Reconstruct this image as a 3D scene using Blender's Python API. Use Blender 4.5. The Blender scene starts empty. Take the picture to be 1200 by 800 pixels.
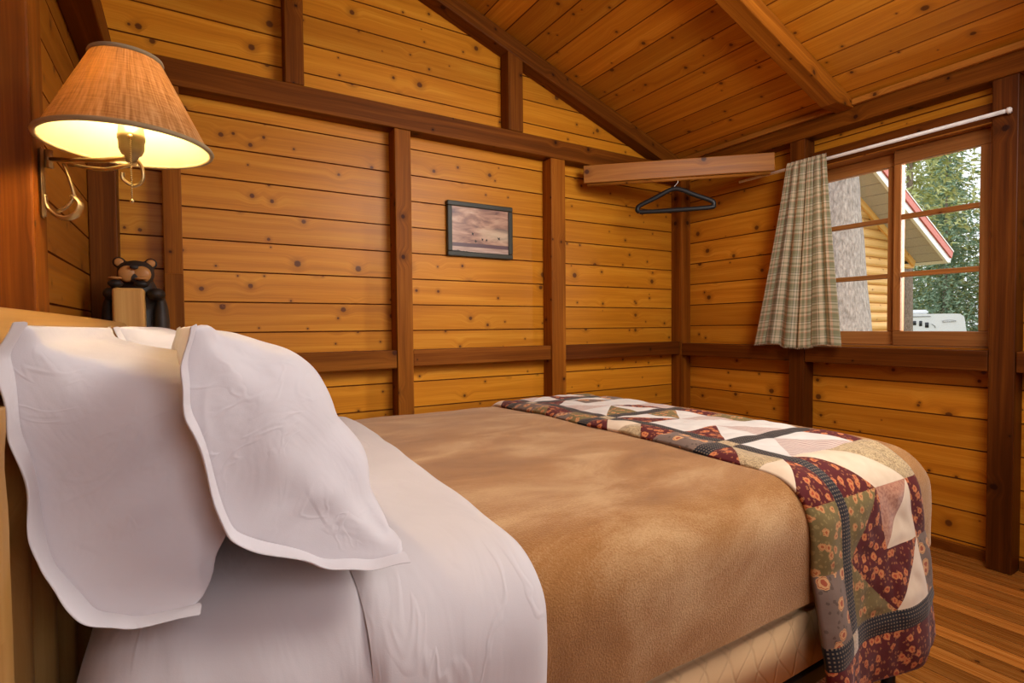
import bpy, bmesh, math, random
from mathutils import Vector, Matrix, noise
random.seed(7)
C = bpy.context.scene.collection
PI = math.pi

# ------------------------------------------------------------------ helpers
def link(o, parent=None):
    C.objects.link(o)
    if parent is not None: o.parent = parent
    return o
def tag(o, label=None, cat=None, group=None, kind=None):
    if label: o['label'] = label
    if cat: o['category'] = cat
    if group: o['group'] = group
    if kind: o['kind'] = kind
    return o
def thing(name, label, cat, loc=(0, 0, 0), group=None):
    o = bpy.data.objects.new(name, None); o.empty_display_size = .05
    link(o); o.location = loc
    return tag(o, label, cat, group)
def part_parent(o, parent):
    """parent keeping world placement (parents are unrotated empties or meshes at the origin)"""
    if parent is not None:
        o.parent = parent
        if parent.type == 'EMPTY': o.matrix_parent_inverse = Matrix.Translation(-parent.location)
class MB:
    """mesh collector: quads with uv and tint"""
    def __init__(s): s.v = []; s.f = []; s.uv = []; s.tint = []; s.mi = []
    def face(s, pts, uv=None, tint=.5, mi=0):
        b = len(s.v); s.v += [tuple(p) for p in pts]
        s.f.append(tuple(range(b, b + len(pts))))
        s.uv.append(uv or [(0, 0)] * len(pts)); s.tint.append(tint); s.mi.append(mi)
    def box(s, lo, hi, grain=None, M=None, mi=0, tint=None):
        lo = Vector(lo); hi = Vector(hi); d = hi - lo
        if grain is None: grain = max(range(3), key=lambda i: d[i])
        ou, ov = random.uniform(0, 50), random.uniform(0, 50)
        t = random.random() if tint is None else tint
        oth = [i for i in range(3) if i != grain]
        vs = [Vector((x, y, z)) for z in (lo.z, hi.z) for y in (lo.y, hi.y) for x in (lo.x, hi.x)]
        b = len(s.v)
        s.v += [tuple(M @ p) if M else tuple(p) for p in vs]
        for q, ax in (((0, 2, 3, 1), 2), ((4, 5, 7, 6), 2), ((0, 1, 5, 4), 1), ((2, 6, 7, 3), 1), ((0, 4, 6, 2), 0), ((1, 3, 7, 5), 0)):
            s.f.append(tuple(b + i for i in q))
            uu = []
            for i in q:
                p = vs[i]
                if ax == grain: uu.append((p[oth[0]] * .25 + ou, p[oth[1]] + ov))
                else:
                    o2 = [k for k in oth if k != ax][0]
                    uu.append((p[grain] + ou, p[o2] + ov + (.37 if ax == oth[0] else 0)))
            s.uv.append(uu); s.tint.append(t); s.mi.append(mi)
    def build(s, name, mats, parent=None, smooth=False, bevel=0, seg=2, merge=False):
        me = bpy.data.meshes.new(name)
        me.from_pydata(s.v, [], s.f)
        u = me.uv_layers.new(name='UVMap'); a = me.attributes.new('tint', 'FLOAT', 'FACE')
        k = 0
        for i, p in enumerate(me.polygons):
            for j in range(p.loop_total): u.data[p.loop_start + j].uv = s.uv[i][j]
            a.data[i].value = s.tint[i]; p.material_index = s.mi[i]; p.use_smooth = smooth
        for m in (mats if isinstance(mats, (list, tuple)) else [mats]): me.materials.append(m)
        if merge:
            bm = bmesh.new(); bm.from_mesh(me); bmesh.ops.remove_doubles(bm, verts=bm.verts, dist=1e-5); bm.to_mesh(me); bm.free()
        o = bpy.data.objects.new(name, me); link(o); part_parent(o, parent)
        if bevel:
            m = o.modifiers.new('b', 'BEVEL'); m.width = bevel; m.segments = seg; m.limit_method = 'ANGLE'
        return o

def mesh_obj(name, bm, mats, parent=None, smooth=True, sub=0):
    me = bpy.data.meshes.new(name); bm.to_mesh(me); bm.free()
    for m in (mats if isinstance(mats, (list, tuple)) else [mats]): me.materials.append(m)
    for p in me.polygons: p.use_smooth = smooth
    o = bpy.data.objects.new(name, me); link(o); part_parent(o, parent)
    if sub:
        m = o.modifiers.new('s', 'SUBSURF'); m.levels = sub; m.render_levels = sub
    return o

def catmull(pts, n=8):
    P = [Vector(p) for p in pts]; P = [2 * P[0] - P[1]] + P + [2 * P[-1] - P[-2]]
    out = []
    for i in range(1, len(P) - 2):
        for k in range(n):
            t = k / n; a, b, c, d = P[i - 1:i + 3]
            out.append(.5 * ((2 * b) + (c - a) * t + (2 * a - 5 * b + 4 * c - d) * t * t + (3 * b - 3 * c + d - a) * t ** 3))
    out.append(P[-2]); return out
def tube_bm(bm, pts, r, seg=8, cap=True, flat=1.0, side=None):
    pts = [Vector(p) for p in pts]; rings = []; prev = None
    for i, p in enumerate(pts):
        t = (pts[min(i + 1, len(pts) - 1)] - pts[max(i - 1, 0)]).normalized()
        if prev is None:
            up = side or (Vector((0, 0, 1)) if abs(t.z) < .9 else Vector((1, 0, 0)))
        else: up = prev
        a = (up - t * up.dot(t)).normalized(); b = t.cross(a); prev = a
        rr = r[i] if isinstance(r, (list, tuple)) else r
        rings.append([bm.verts.new(p + a * rr * math.cos(2 * PI * k / seg) + b * rr * flat * math.sin(2 * PI * k / seg)) for k in range(seg)])
    uvl = bm.loops.layers.uv.verify(); L = 0
    for i in range(len(rings) - 1):
        L2 = L + (pts[i + 1] - pts[i]).length
        for k in range(seg):
            f = bm.faces.new((rings[i][k], rings[i][(k + 1) % seg], rings[i + 1][(k + 1) % seg], rings[i + 1][k]))
            rr = r[i] if isinstance(r, (list, tuple)) else r
            c = 2 * PI * rr / seg
            for l, uv in zip(f.loops, ((L, k * c), (L, (k + 1) * c), (L2, (k + 1) * c), (L2, k * c))): l[uvl].uv = uv
        L = L2
    if cap:
        bm.faces.new(rings[0][::-1]); bm.faces.new(rings[-1])
def tube(name, pts, r, mat, parent=None, seg=8, **k):
    bm = bmesh.new(); tube_bm(bm, pts, r, seg, **k); return mesh_obj(name, bm, mat, parent)
def lathe_bm(bm, prof, center=(0, 0, 0), seg=32):
    c = Vector(center); rings = []
    uvl = bm.loops.layers.uv.verify()
    for r, z in prof: rings.append([bm.verts.new(c + Vector((r * math.cos(2 * PI * k / seg), r * math.sin(2 * PI * k / seg), z))) for k in range(seg)])
    for i in range(len(rings) - 1):
        for k in range(seg):
            f = bm.faces.new((rings[i][k], rings[i][(k + 1) % seg], rings[i + 1][(k + 1) % seg], rings[i + 1][k]))
            for l, uv in zip(f.loops, ((k / seg, i), (k + 1, i), (k + 1, i + 1), (k / seg, i + 1))):
                pass
            us = (k / seg, (k + 1) / seg, (k + 1) / seg, k / seg); vs = (prof[i][1], prof[i][1], prof[i + 1][1], prof[i + 1][1])
            for l, a, b in zip(f.loops, us, vs): l[uvl].uv = (a, b)

# ------------------------------------------------------------------ materials
class G:
    def __init__(s, name):
        s.m = bpy.data.materials.new(name); s.m.use_nodes = True; s.t = s.m.node_tree
        s.b = s.t.nodes['Principled BSDF']; s.o = s.t.nodes['Material Output']
    def n(s, typ, ins=None, **kw):
        nd = s.t.nodes.new('ShaderNode' + typ)
        for k, v in kw.items(): setattr(nd, k, v)
        for k, v in (ins or {}).items(): s.set(nd.inputs[k], v)
        return nd
    def set(s, sock, v):
        if hasattr(v, 'is_output') or isinstance(v, bpy.types.NodeSocket): s.t.links.new(v, sock)
        else:
            try: sock.default_value = v
            except Exception: sock.default_value = tuple(v) + (1,)
    def math(s, op, a, b=0, c=None, clamp=False):
        nd = s.n('Math', operation=op); nd.use_clamp = clamp
        s.set(nd.inputs[0], a); s.set(nd.inputs[1], b)
        if c is not None: s.set(nd.inputs[2], c)
        return nd.outputs[0]
    def mix(s, f, a, b, mode='MIX'):
        nd = s.n('Mix', data_type='RGBA', blend_type=mode)
        s.set(nd.inputs[0], f); s.set(nd.inputs[6], a if not isinstance(a, tuple) else tuple(a) + (1,)); s.set(nd.inputs[7], b if not isinstance(b, tuple) else tuple(b) + (1,))
        return nd.outputs[2]
    def ramp(s, f, stops, interp='LINEAR'):
        nd = s.n('ValToRGB'); s.set(nd.inputs[0], f); cr = nd.color_ramp; cr.interpolation = interp
        while len(cr.elements) < len(stops): cr.elements.new(.5)
        for e, (p, c) in zip(cr.elements, stops):
            e.position = p; e.color = tuple(c) + (1,) if isinstance(c, tuple) else (c, c, c, 1)
        return nd.outputs[0]
    def step(s, x, a, b):
        nd = s.n('MapRange', interpolation_type='SMOOTHSTEP'); s.set(nd.inputs[0], x); nd.inputs[1].default_value = a; nd.inputs[2].default_value = b
        nd.inputs[3].default_value = 0; nd.inputs[4].default_value = 1
        return nd.outputs[0]
    def uv(s):
        n = s.n('UVMap'); return n.outputs[0]
    def obj(s): return s.n('TexCoord').outputs['Object']
    def mapping(s, v, sc=(1, 1, 1), loc=(0, 0, 0)):
        n = s.n('Mapping'); s.set(n.inputs[0], v); n.inputs['Scale'].default_value = sc; n.inputs['Location'].default_value = loc; return n.outputs[0]
    def noise(s, v, scale=1, detail=2, rough=.5, dist=0):
        n = s.n('TexNoise'); s.set(n.inputs['Vector'], v); n.inputs['Scale'].default_value = scale; n.inputs['Detail'].default_value = detail
        n.inputs['Roughness'].default_value = rough; n.inputs['Distortion'].default_value = dist; return n.outputs[0]
    def vor(s, v, scale=1, dim='2D', feature='F1', rand=1):
        n = s.n('TexVoronoi', voronoi_dimensions=dim, feature=feature); s.set(n.inputs['Vector'], v); n.inputs['Scale'].default_value = scale
        n.inputs['Randomness'].default_value = rand; return n
    def bump(s, h, strength=.3, dist=.01):
        n = s.n('Bump'); s.set(n.inputs['Height'], h); n.inputs['Strength'].default_value = strength; n.inputs['Distance'].default_value = dist
        s.t.links.new(n.outputs[0], s.b.inputs['Normal'])
    def fin(s, col=None, rough=None, spec=None, **kw):
        if col is not None: s.set(s.b.inputs['Base Color'], col if not isinstance(col, tuple) else tuple(col) + (1,))
        if rough is not None: s.set(s.b.inputs['Roughness'], rough)
        if spec is not None: s.b.inputs['Specular IOR Level'].default_value = spec
        for k, v in kw.items(): s.set(s.b.inputs[k.replace('_', ' ')], v)
        return s.m

def plain(name, col, rough=.5, spec=.4, metal=0, var=.12, scale=30):
    g = G(name); nz = g.noise(g.obj(), scale, 3)
    d = tuple(c * (1 - var) for c in col); l = tuple(min(1, c * (1 + var)) for c in col)
    return g.fin(g.ramp(nz, [(.3, d), (.7, l)]), rough, spec, Metallic=metal)

def wood(name, dark, mid, light, knot=(.115, .032, .006), kn=.35, rough=.38, vs=1.0, tintv=.35, grain=1.0, spec=.24, coat=0.0):
    g = G(name); uv = g.uv()
    sx = g.n('SeparateXYZ', {0: uv}); u, v = sx.outputs[0], sx.outputs[1]
    wv = g.noise(g.mapping(uv, (1.2, 6, 1)), 1, 2)
    vk = g.vor(uv, 4.6); d = vk.outputs['Distance']
    cs = g.n('SeparateColor', {0: vk.outputs['Color']}); pres = g.math('GREATER_THAN', cs.outputs[0], kn)
    infl = g.math('MULTIPLY', g.math('SUBTRACT', 1, g.step(d, .03, .30)), pres)
    v2 = g.math('ADD', v, g.math('MULTIPLY', infl, .022))
    v2 = g.math('ADD', v2, g.math('MULTIPLY', wv, .035))
    cm = g.n('CombineXYZ', {0: u, 1: v2}).outputs[0]
    fine = g.noise(g.mapping(cm, (3.0 * vs, 150 * vs, 1)), 1, 4, .6)
    band = g.noise(g.mapping(cm, (.9 * vs, 26 * vs, 1)), 1, 3, .55, .4)
    mixv = g.math('ADD', g.math('MULTIPLY', band, .62), g.math('MULTIPLY', fine, .38 * grain))
    mixv = g.math('ADD', mixv, .19 * (1 - grain))
    col = g.ramp(mixv, [(.30, dark), (.50, mid), (.68, light)])
    big = g.noise(g.mapping(uv, (.8, 3.5, 1)), 1, 2)
    col = g.mix(g.step(big, .52, .75), col, dark, 'MIX') if False else g.mix(g.math('MULTIPLY', g.step(big, .5, .8), .45), col, dark)
    at = g.n('Attribute', attribute_name='tint').outputs['Fac']
    val = g.math('MULTIPLY_ADD', at, tintv, 1 - tintv * .5)
    hv = g.n('HueSaturation', {'Color': col, 'Value': val}); hv.inputs['Saturation'].default_value = 1.0
    col = hv.outputs[0]
    def knots(col, dist, cc, pr, r0, r1):
        rad = g.math('MULTIPLY_ADD', cc, r1, r0)
        dn = g.math('DIVIDE', g.math('ADD', dist, g.math('MULTIPLY', g.math('SUBTRACT', fine, .5), .035)), rad)
        halo = g.math('MULTIPLY', g.math('SUBTRACT', 1, g.step(dn, .8, 3.4)), pr)
        core = g.math('MULTIPLY', g.math('SUBTRACT', 1, g.step(dn, .70, 1.2)), pr)
        col = g.mix(g.math('MULTIPLY', halo, .5), col, tuple(.6 * a_ + .4 * b_ for a_, b_ in zip(dark, knot)))
        return g.mix(g.math('MULTIPLY', core, .92), col, knot), core
    col, core = knots(col, d, cs.outputs[1], pres, .022, .050)
    vs2 = g.vor(g.mapping(uv, (1, 1, 1), (3.3, 7.1, 0)), 8.5); c2 = g.n('SeparateColor', {0: vs2.outputs['Color']})
    col, core2 = knots(col, vs2.outputs['Distance'], c2.outputs[1], g.math('GREATER_THAN', c2.outputs[0], .5 + kn * .5), .022, .045)
    blot = g.noise(g.mapping(uv, (2.0, 7, 1)), 1, 3, .6)
    col = g.mix(g.math('MULTIPLY', g.step(blot, .58, .8), .35), col, dark)
    g.bump(g.math('ADD', mixv, g.math('MULTIPLY', core, .4)), .18, .003)
    r = g.math('MULTIPLY_ADD', fine, .22, rough - .11)
    return g.fin(col, r, spec, **({'Coat_Weight': coat} if coat else {}))

PINE = wood('pine_boards', (.47, .155, .008), (.62, .228, .012), (.74, .33, .028), tintv=.26)
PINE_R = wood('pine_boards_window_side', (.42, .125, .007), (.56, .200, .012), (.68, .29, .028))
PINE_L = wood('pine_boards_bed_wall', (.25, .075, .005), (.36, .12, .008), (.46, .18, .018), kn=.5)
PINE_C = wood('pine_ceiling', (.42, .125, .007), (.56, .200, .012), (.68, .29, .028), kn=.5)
GROOVE = plain('groove_stain_wood', (.17, .046, .006), .7, .1)  # darker stain gathered in the grooves between boards
TIMBER = wood('stained_timber', (.09, .023, .002), (.175, .048, .004), (.29, .09, .009), knot=(.03, .008, .003), kn=.6, rough=.5, spec=.10)
TIMBER_M = wood('stained_timber_mid', (.14, .037, .003), (.27, .080, .006), (.41, .14, .014), knot=(.05, .012, .004), kn=.55, rough=.5, spec=.10)
TIMBER_L = wood('stained_timber_light', (.25, .078, .009), (.43, .15, .019), (.57, .24, .04), knot=(.07, .018, .005), kn=.5, rough=.42)
FLOORW = wood('floor_planks', (.20, .056, .007), (.36, .120, .018), (.50, .20, .040), knot=(.05, .014, .004), kn=.85, rough=.27, tintv=.8)
LOGW = wood('honey_log', (.42, .19, .040), (.60, .32, .090), (.72, .44, .15), knot=(.22, .09, .02), kn=.6, rough=.35, vs=.6)
TIMBER_D = wood('dark_timber', (.055, .013, .0015), (.115, .028, .003), (.20, .056, .006), knot=(.02, .005, .002), kn=.6, rough=.45, spec=.14)
SASHW = wood('sash_wood', (.20, .065, .016), (.34, .125, .030), (.46, .19, .05), kn=.9, rough=.4)
CABINW = wood('cabin_log_siding', (.62, .30, .07), (.80, .45, .13), (.9, .58, .22), kn=.7, rough=.6)

def fabric(name, a, b, sheen=.3, rough=.85, bscale=900, bstr=.15, big=6):
    g = G(name); o = g.obj()
    c = g.ramp(g.noise(o, big, 3, .55), [(.3, a), (.7, b)])
    g.bump(g.noise(o, bscale, 2), bstr, .001)
    return g.fin(c, rough, .25, Sheen_Weight=sheen)
def cotton_mat():
    g = G('white_cotton'); o = g.obj()
    c = g.ramp(g.noise(o, 4, 3), [(.3, (.69, .655, .665)), (.7, (.75, .715, .72))])
    h = g.math('ADD', g.math('MULTIPLY', g.noise(g.mapping(o, (9, 9, 9)), 1, 3, .55, 1.2), .8), g.math('MULTIPLY', g.noise(o, 700, 2), .02))
    n2 = g.noise(g.mapping(o, (1, 1, .8)), 5.5, 2, .5, 1.6)
    fold = g.math('SUBTRACT', 1, g.step(g.math('ABSOLUTE', g.math('SUBTRACT', n2, .5)), 0, .055))
    n3 = g.noise(g.mapping(o, (1, .7, 1)), 9, 2, .5, 2.2)
    fold2 = g.math('SUBTRACT', 1, g.step(g.math('ABSOLUTE', g.math('SUBTRACT', n3, .46)), 0, .05))
    msk = g.step(g.noise(o, 7, 1), .48, .62)
    h = g.math('ADD', h, g.math('MULTIPLY', g.math('ADD', fold, g.math('MULTIPLY', fold2, .6)), g.math('MULTIPLY', msk, .22)))
    g.bump(h, .20, .02)
    return g.fin(c, .8, .2, Sheen_Weight=.25)
COTTON = cotton_mat()
def sheet_mat():
    g = G('white_sheet'); o = g.obj()
    c = g.ramp(g.noise(o, 4, 3), [(.3, (.64, .60, .60)), (.7, (.71, .665, .66))])
    w = g.math('ADD', g.noise(g.mapping(o, (8, 3, 3)), 1, 3, .5, 1.5), g.math('MULTIPLY', g.noise(o, 600, 2), .02))
    n2 = g.noise(g.mapping(o, (1.6, .45, .6)), 7, 2, .5, 1.4)
    fold = g.math('SUBTRACT', 1, g.step(g.math('ABSOLUTE', g.math('SUBTRACT', n2, .5)), 0, .06))
    w = g.math('ADD', w, g.math('MULTIPLY', fold, g.math('MULTIPLY', g.step(g.noise(o, 4, 1), .45, .6), .22)))
    g.bump(w, .26, .018)
    return g.fin(c, .8, .2, Sheen_Weight=.25)
SHEET = sheet_mat()
def blanket_mat():
    g = G('brown_fleece'); o = g.obj()
    n1 = g.noise(g.mapping(o, (2.2, 5, 3)), 1, 4, .6, .8)
    f = g.noise(o, 260, 3, .7)
    c = g.ramp(g.math('ADD', g.math('MULTIPLY', n1, .75), g.math('MULTIPLY', f, .25)), [(.34, (.25, .100, .026)), (.5, (.39, .180, .055)), (.64, (.58, .35, .16))])
    g.bump(g.math('ADD', f, g.math('MULTIPLY', n1, .6)), .5, .006)
    g.b.inputs['Sheen Roughness'].default_value = .45
    g.b.inputs['Sheen Tint'].default_value = (1, .80, .60, 1)
    return g.fin(c, .9, .1, Sheen_Weight=.5)
FLEECE = blanket_mat()

# quilt prints (uv in metres)
def floral(name, ground, petal, heart, leaf, scale, rad, dens=.25):
    g = G(name); uv = g.uv()
    w = g.n('VectorMath', operation='MULTIPLY_ADD'); nz = g.n('TexNoise'); g.set(nz.inputs['Vector'], uv); nz.inputs['Scale'].default_value = scale * 3
    g.set(w.inputs[0], nz.outputs[1]); w.inputs[1].default_value = (.012, .012, 0); g.set(w.inputs[2], uv)
    v1 = g.vor(w.outputs[0], scale); d = v1.outputs['Distance']; cs = g.n('SeparateColor', {0: v1.outputs['Color']})
    pres = g.math('GREATER_THAN', cs.outputs[0], dens)
    dn = g.math('DIVIDE', d, rad)
    v2 = g.vor(w.outputs[0], scale * 2.6); lf = g.math('MULTIPLY', g.math('LESS_THAN', v2.outputs['Distance'], .26), g.math('GREATER_THAN', g.n('SeparateColor', {0: v2.outputs['Color']}).outputs[0], .45))
    c = g.mix(lf, ground, leaf)
    ring = g.ramp(dn, [(0, heart), (.35, heart), (.42, petal), (.72, petal), (.78, heart), (.86, petal), (1, petal)], 'CONSTANT')
    c = g.mix(g.math('MULTIPLY', g.math('LESS_THAN', dn, 1), pres), c, ring)
    g.bump(g.noise(g.mapping(uv, (60, 60, 1)), 1, 2), .25, .003)
    return g.fin(c, .75, .22, Sheen_Weight=.10)
Q = {}
Q['bur'] = floral('burgundy_floral', (.10, .006, .006), (.60, .22, .07), (.42, .06, .02), (.30, .10, .035), 34, .30)
Q['tau'] = floral('taupe_rosette', (.20, .135, .10), (.66, .36, .15), (.40, .09, .04), (.13, .085, .06), 26, .36)
Q['oli'] = floral('olive_floral', (.19, .135, .045), (.58, .30, .11), (.42, .11, .03), (.28, .20, .07), 36, .30)
def paisley():
    g = G('tan_paisley'); uv = g.uv(); n = g.noise(uv, 42, 3, .5, 1.5)
    k = g.math('ABSOLUTE', g.math('SUBTRACT', g.math('FRACT', g.math('MULTIPLY', n, 7)), .5))
    return g.fin(g.ramp(k, [(.0, (.30, .19, .08)), (.16, (.30, .19, .08)), (.24, (.56, .40, .20))]), .7, .3, Sheen_Weight=.35)
Q['tan'] = paisley()
def rust():
    g = G('rust_mottle'); n = g.noise(g.uv(), 120, 4, .6)
    return g.fin(g.ramp(n, [(.35, (.33, .105, .05)), (.6, (.52, .24, .13))]), .7, .3, Sheen_Weight=.35)
Q['rus'] = rust()
Q['cre'] = fabric('cream_cotton', (.72, .54, .35), (.80, .63, .44), .35, .7, 300, .1, 20)
def pstripe():
    g = G('plum_stripe'); uv = g.uv(); sx = g.n('SeparateXYZ', {0: uv})
    f = g.math('FRACT', g.math('MULTIPLY', g.math('ADD', sx.outputs[0], g.math('MULTIPLY', sx.outputs[1], .35)), 75))
    return g.fin(g.mix(g.step(f, .66, .76), (.66, .52, .42), (.34, .16, .15)), .65, .3, Sheen_Weight=.35)
Q['str'] = pstripe()
Q['whi'] = fabric('pale_cotton', (.68, .62, .54), (.76, .70, .62), .35, .65, 300, .1, 20)
def check():
    g = G('navy_check'); uv = g.uv(); sx = g.n('SeparateXYZ', {0: uv})
    def st(a): return g.math('LESS_THAN', g.math('ABSOLUTE', g.math('SUBTRACT', g.math('FRACT', g.math('MULTIPLY', a, 120)), .5)), .22)
    c = g.mix(g.math('MULTIPLY', st(sx.outputs[0]), st(sx.outputs[1])), (.008, .008, .013), (.22, .16, .10))
    return g.fin(c, .65, .25, Sheen_Weight=.12)
Q['nav'] = check()

def plaid():
    g = G('plaid_curtain'); sx = g.n('SeparateXYZ', {0: g.uv()})
    def bands(a, per):
        f = g.math('FRACT', g.math('DIVIDE', a, per))
        base = g.ramp(f, [(0, (.86, .70, .48)), (.20, (.36, .34, .19)), (.33, (.90, .76, .54)), (.42, (.78, .46, .29)), (.48, (.36, .34, .19)), (.70, (.52, .48, .30)), (.80, (.15, .16, .12)), (.835, (.90, .80, .60)), (.93, (.36, .34, .19))], 'CONSTANT')
        return base
    c = g.mix(.5, bands(sx.outputs[0], .105), bands(sx.outputs[1], .088))
    w = g.noise(g.mapping(g.uv(), (500, 500, 1)), 1, 1)
    c = g.mix(g.math('MULTIPLY', w, .25), c, (.20, .17, .10), 'MULTIPLY')
    m = g.fin(c, .85, .1, Sheen_Weight=.2)
    tr = g.n('BsdfTranslucent'); g.set(tr.inputs[0], c); mx = g.n('MixShader'); mx.inputs[0].default_value = .35
    g.t.links.new(g.b.outputs[0], mx.inputs[1]); g.t.links.new(tr.outputs[0], mx.inputs[2]); g.t.links.new(mx.outputs[0], g.o.inputs[0])
    return m
PLAID = plaid()
def boxspring_mat():
    g = G('quilted_boxspring'); o = g.obj(); sx = g.n('SeparateXYZ', {0: o})
    x = sx.outputs[0]; z = sx.outputs[2]
    w = g.math('MULTIPLY', g.math('SINE', g.math('MULTIPLY', z, 60)), .006)
    a = g.math('PINGPONG', g.math('MULTIPLY', g.math('ADD', g.math('ADD', x, g.math('MULTIPLY', z, .62)), w), 1), .035)
    b = g.math('PINGPONG', g.math('MULTIPLY', g.math('ADD', g.math('SUBTRACT', x, g.math('MULTIPLY', z, .62)), w), 1), .035)
    h = g.step(g.math('MINIMUM', a, b), 0, .006)
    g.bump(h, .45, .003)
    c = g.mix(h, (.60, .38, .19), (.66, .42, .21))  # cream fabric made more tan: warm bounce light put into its colour
    return g.fin(c, .7, .3)
BOXM = boxspring_mat()
BLACKP = plain('black_plastic', (.012, .011, .011), .45, .4)
DARKMETAL = plain('dark_metal', (.03, .022, .018), .45, .4, .6)
BRASS = plain('antique_brass', (.50, .36, .17), .32, .5, .9)
STEEL = plain('steel', (.55, .53, .5), .3, .5, 1)
WHITEP = plain('white_enamel', (.90, .84, .78), .35, .5)
IVORY = plain('ivory_socket', (.27, .19, .09), .4, .5)
BEARD = plain('dark_carved_wood', (.028, .021, .016), .55, .35, 0, .6, 14)
BEARL = wood('bear_tan_wood', (.45, .18, .045), (.58, .26, .075), (.68, .34, .11), kn=.99)
FRAMEM = plain('picture_frame_green', (.035, .034, .022), .45, .4)

def shade_mat():
    g = G('burlap_shade'); uv = g.uv(); sx = g.n('SeparateXYZ', {0: uv})
    n1 = g.noise(g.mapping(uv, (130, 18, 1)), 1, 3, .6); n2 = g.noise(g.mapping(uv, (12, 400, 1)), 1, 3, .6)
    k = g.math('ADD', g.math('MULTIPLY', n1, .65), g.math('MULTIPLY', n2, .35))
    c = g.ramp(k, [(.36, (.20, .085, .025)), (.5, (.42, .21, .075)), (.64, (.60, .35, .15))])
    g.bump(k, .4, .003); g.fin(c, .9, .1)
    tr = g.n('BsdfTranslucent'); g.set(tr.inputs[0], g.mix(.5, c, (.8, .40, .12))); mx = g.n('MixShader'); mx.inputs[0].default_value = .16
    g.t.links.new(g.b.outputs[0], mx.inputs[1]); g.t.links.new(tr.outputs[0], mx.inputs[2]); g.t.links.new(mx.outputs[0], g.o.inputs[0])
    return g.m
SHADE = shade_mat()
def liner_mat():
    g = G('shade_liner'); g.fin((.46, .50, .33), .8, .1)
    tr = g.n('BsdfTranslucent'); tr.inputs[0].default_value = (.70, .52, .24, 1); mx = g.n('MixShader'); mx.inputs[0].default_value = .5
    g.t.links.new(g.b.outputs[0], mx.inputs[1]); g.t.links.new(tr.outputs[0], mx.inputs[2]); g.t.links.new(mx.outputs[0], g.o.inputs[0])
    return g.m
LINER = liner_mat()
TRIMB = plain('shade_trim', (.30, .22, .12), .8, .2)
def bulb_mat():
    g = G('bulb_glow'); e = g.n('Emission'); e.inputs[0].default_value = (1, .70, .34, 1); e.inputs[1].default_value = 190
    g.t.links.new(e.outputs[0], g.o.inputs[0]); return g.m
BULB = bulb_mat()
def glass_mat():
    g = G('window_glass')
    t = g.n('BsdfTransparent'); gl = g.n('BsdfGlossy'); gl.inputs['Roughness'].default_value = .02
    fr = g.n('Fresnel'); fr.inputs[0].default_value = 1.45; mx = g.n('MixShader'); g.set(mx.inputs[0], g.math('MULTIPLY', fr.outputs[0], .8))
    g.t.links.new(t.outputs[0], mx.inputs[1]); g.t.links.new(gl.outputs[0], mx.inputs[2]); g.t.links.new(mx.outputs[0], g.o.inputs[0])
    return g.m
GLASS = glass_mat()
def bark_mat(name, a, b, sc=1):
    g = G(name); o = g.obj(); v = g.vor(g.mapping(o, (30 * sc, 30 * sc, 11 * sc)), 1, '3D', 'DISTANCE_TO_EDGE')
    n = g.noise(g.mapping(o, (34, 34, 15)), 1, 5, .7)
    k = g.math('ADD', g.math('MULTIPLY', g.step(v.outputs['Distance'], 0, .3), .12), g.math('MULTIPLY', n, .88))
    g.bump(k, .8, .03); return g.fin(g.ramp(k, [(.25, a), (.75, b)]), .9, .1)
BARK = bark_mat('grey_bark', (.11, .092, .08), (.36, .32, .285))
BARK_T = bark_mat('brown_bark', (.16, .11, .08), (.42, .33, .26))
def leaf_mat(name, a, b):
    g = G(name); n = g.noise(g.obj(), 2.2, 3); g.fin(g.ramp(n, [(.3, a), (.7, b)]), .8, .1); return g.m
LEAF1 = leaf_mat('conifer_green', (.17, .25, .10), (.40, .47, .22))
LEAF2 = leaf_mat('pine_yellow_green', (.34, .38, .14), (.60, .60, .28))
LEAF3 = leaf_mat('fir_blue_green', (.18, .28, .18), (.40, .50, .33))
RED = plain('red_fascia', (.48, .075, .04), .5, .3)
WHITE = plain('white_trim', (.82, .82, .80), .5, .3, 0, .04)
SOFFIT = plain('grey_soffit', (.48, .45, .41), .7, .2, 0, .06)
ROOFM = plain('roof_shingle', (.14, .12, .11), .9, .1)
RVW = plain('rv_white', (.86, .86, .86), .4, .4, 0, .03)
RVD = plain('rv_dark', (.03, .03, .035), .3, .5)
RVG = plain('rv_grey', (.35, .35, .36), .5, .4)
GROUND = leaf_mat('forest_ground', (.20, .17, .09), (.30, .30, .13))

# ------------------------------------------------------------------ room constants
XL, XR, YB, YF = -.30, 2.965, 2.60, -1.30
SX, SY = 2.87, 2.51                       # framing front faces
SLOPE = .34616
def ceil_z(x): return 2.614 - SLOPE * (x - 1.555)

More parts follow.
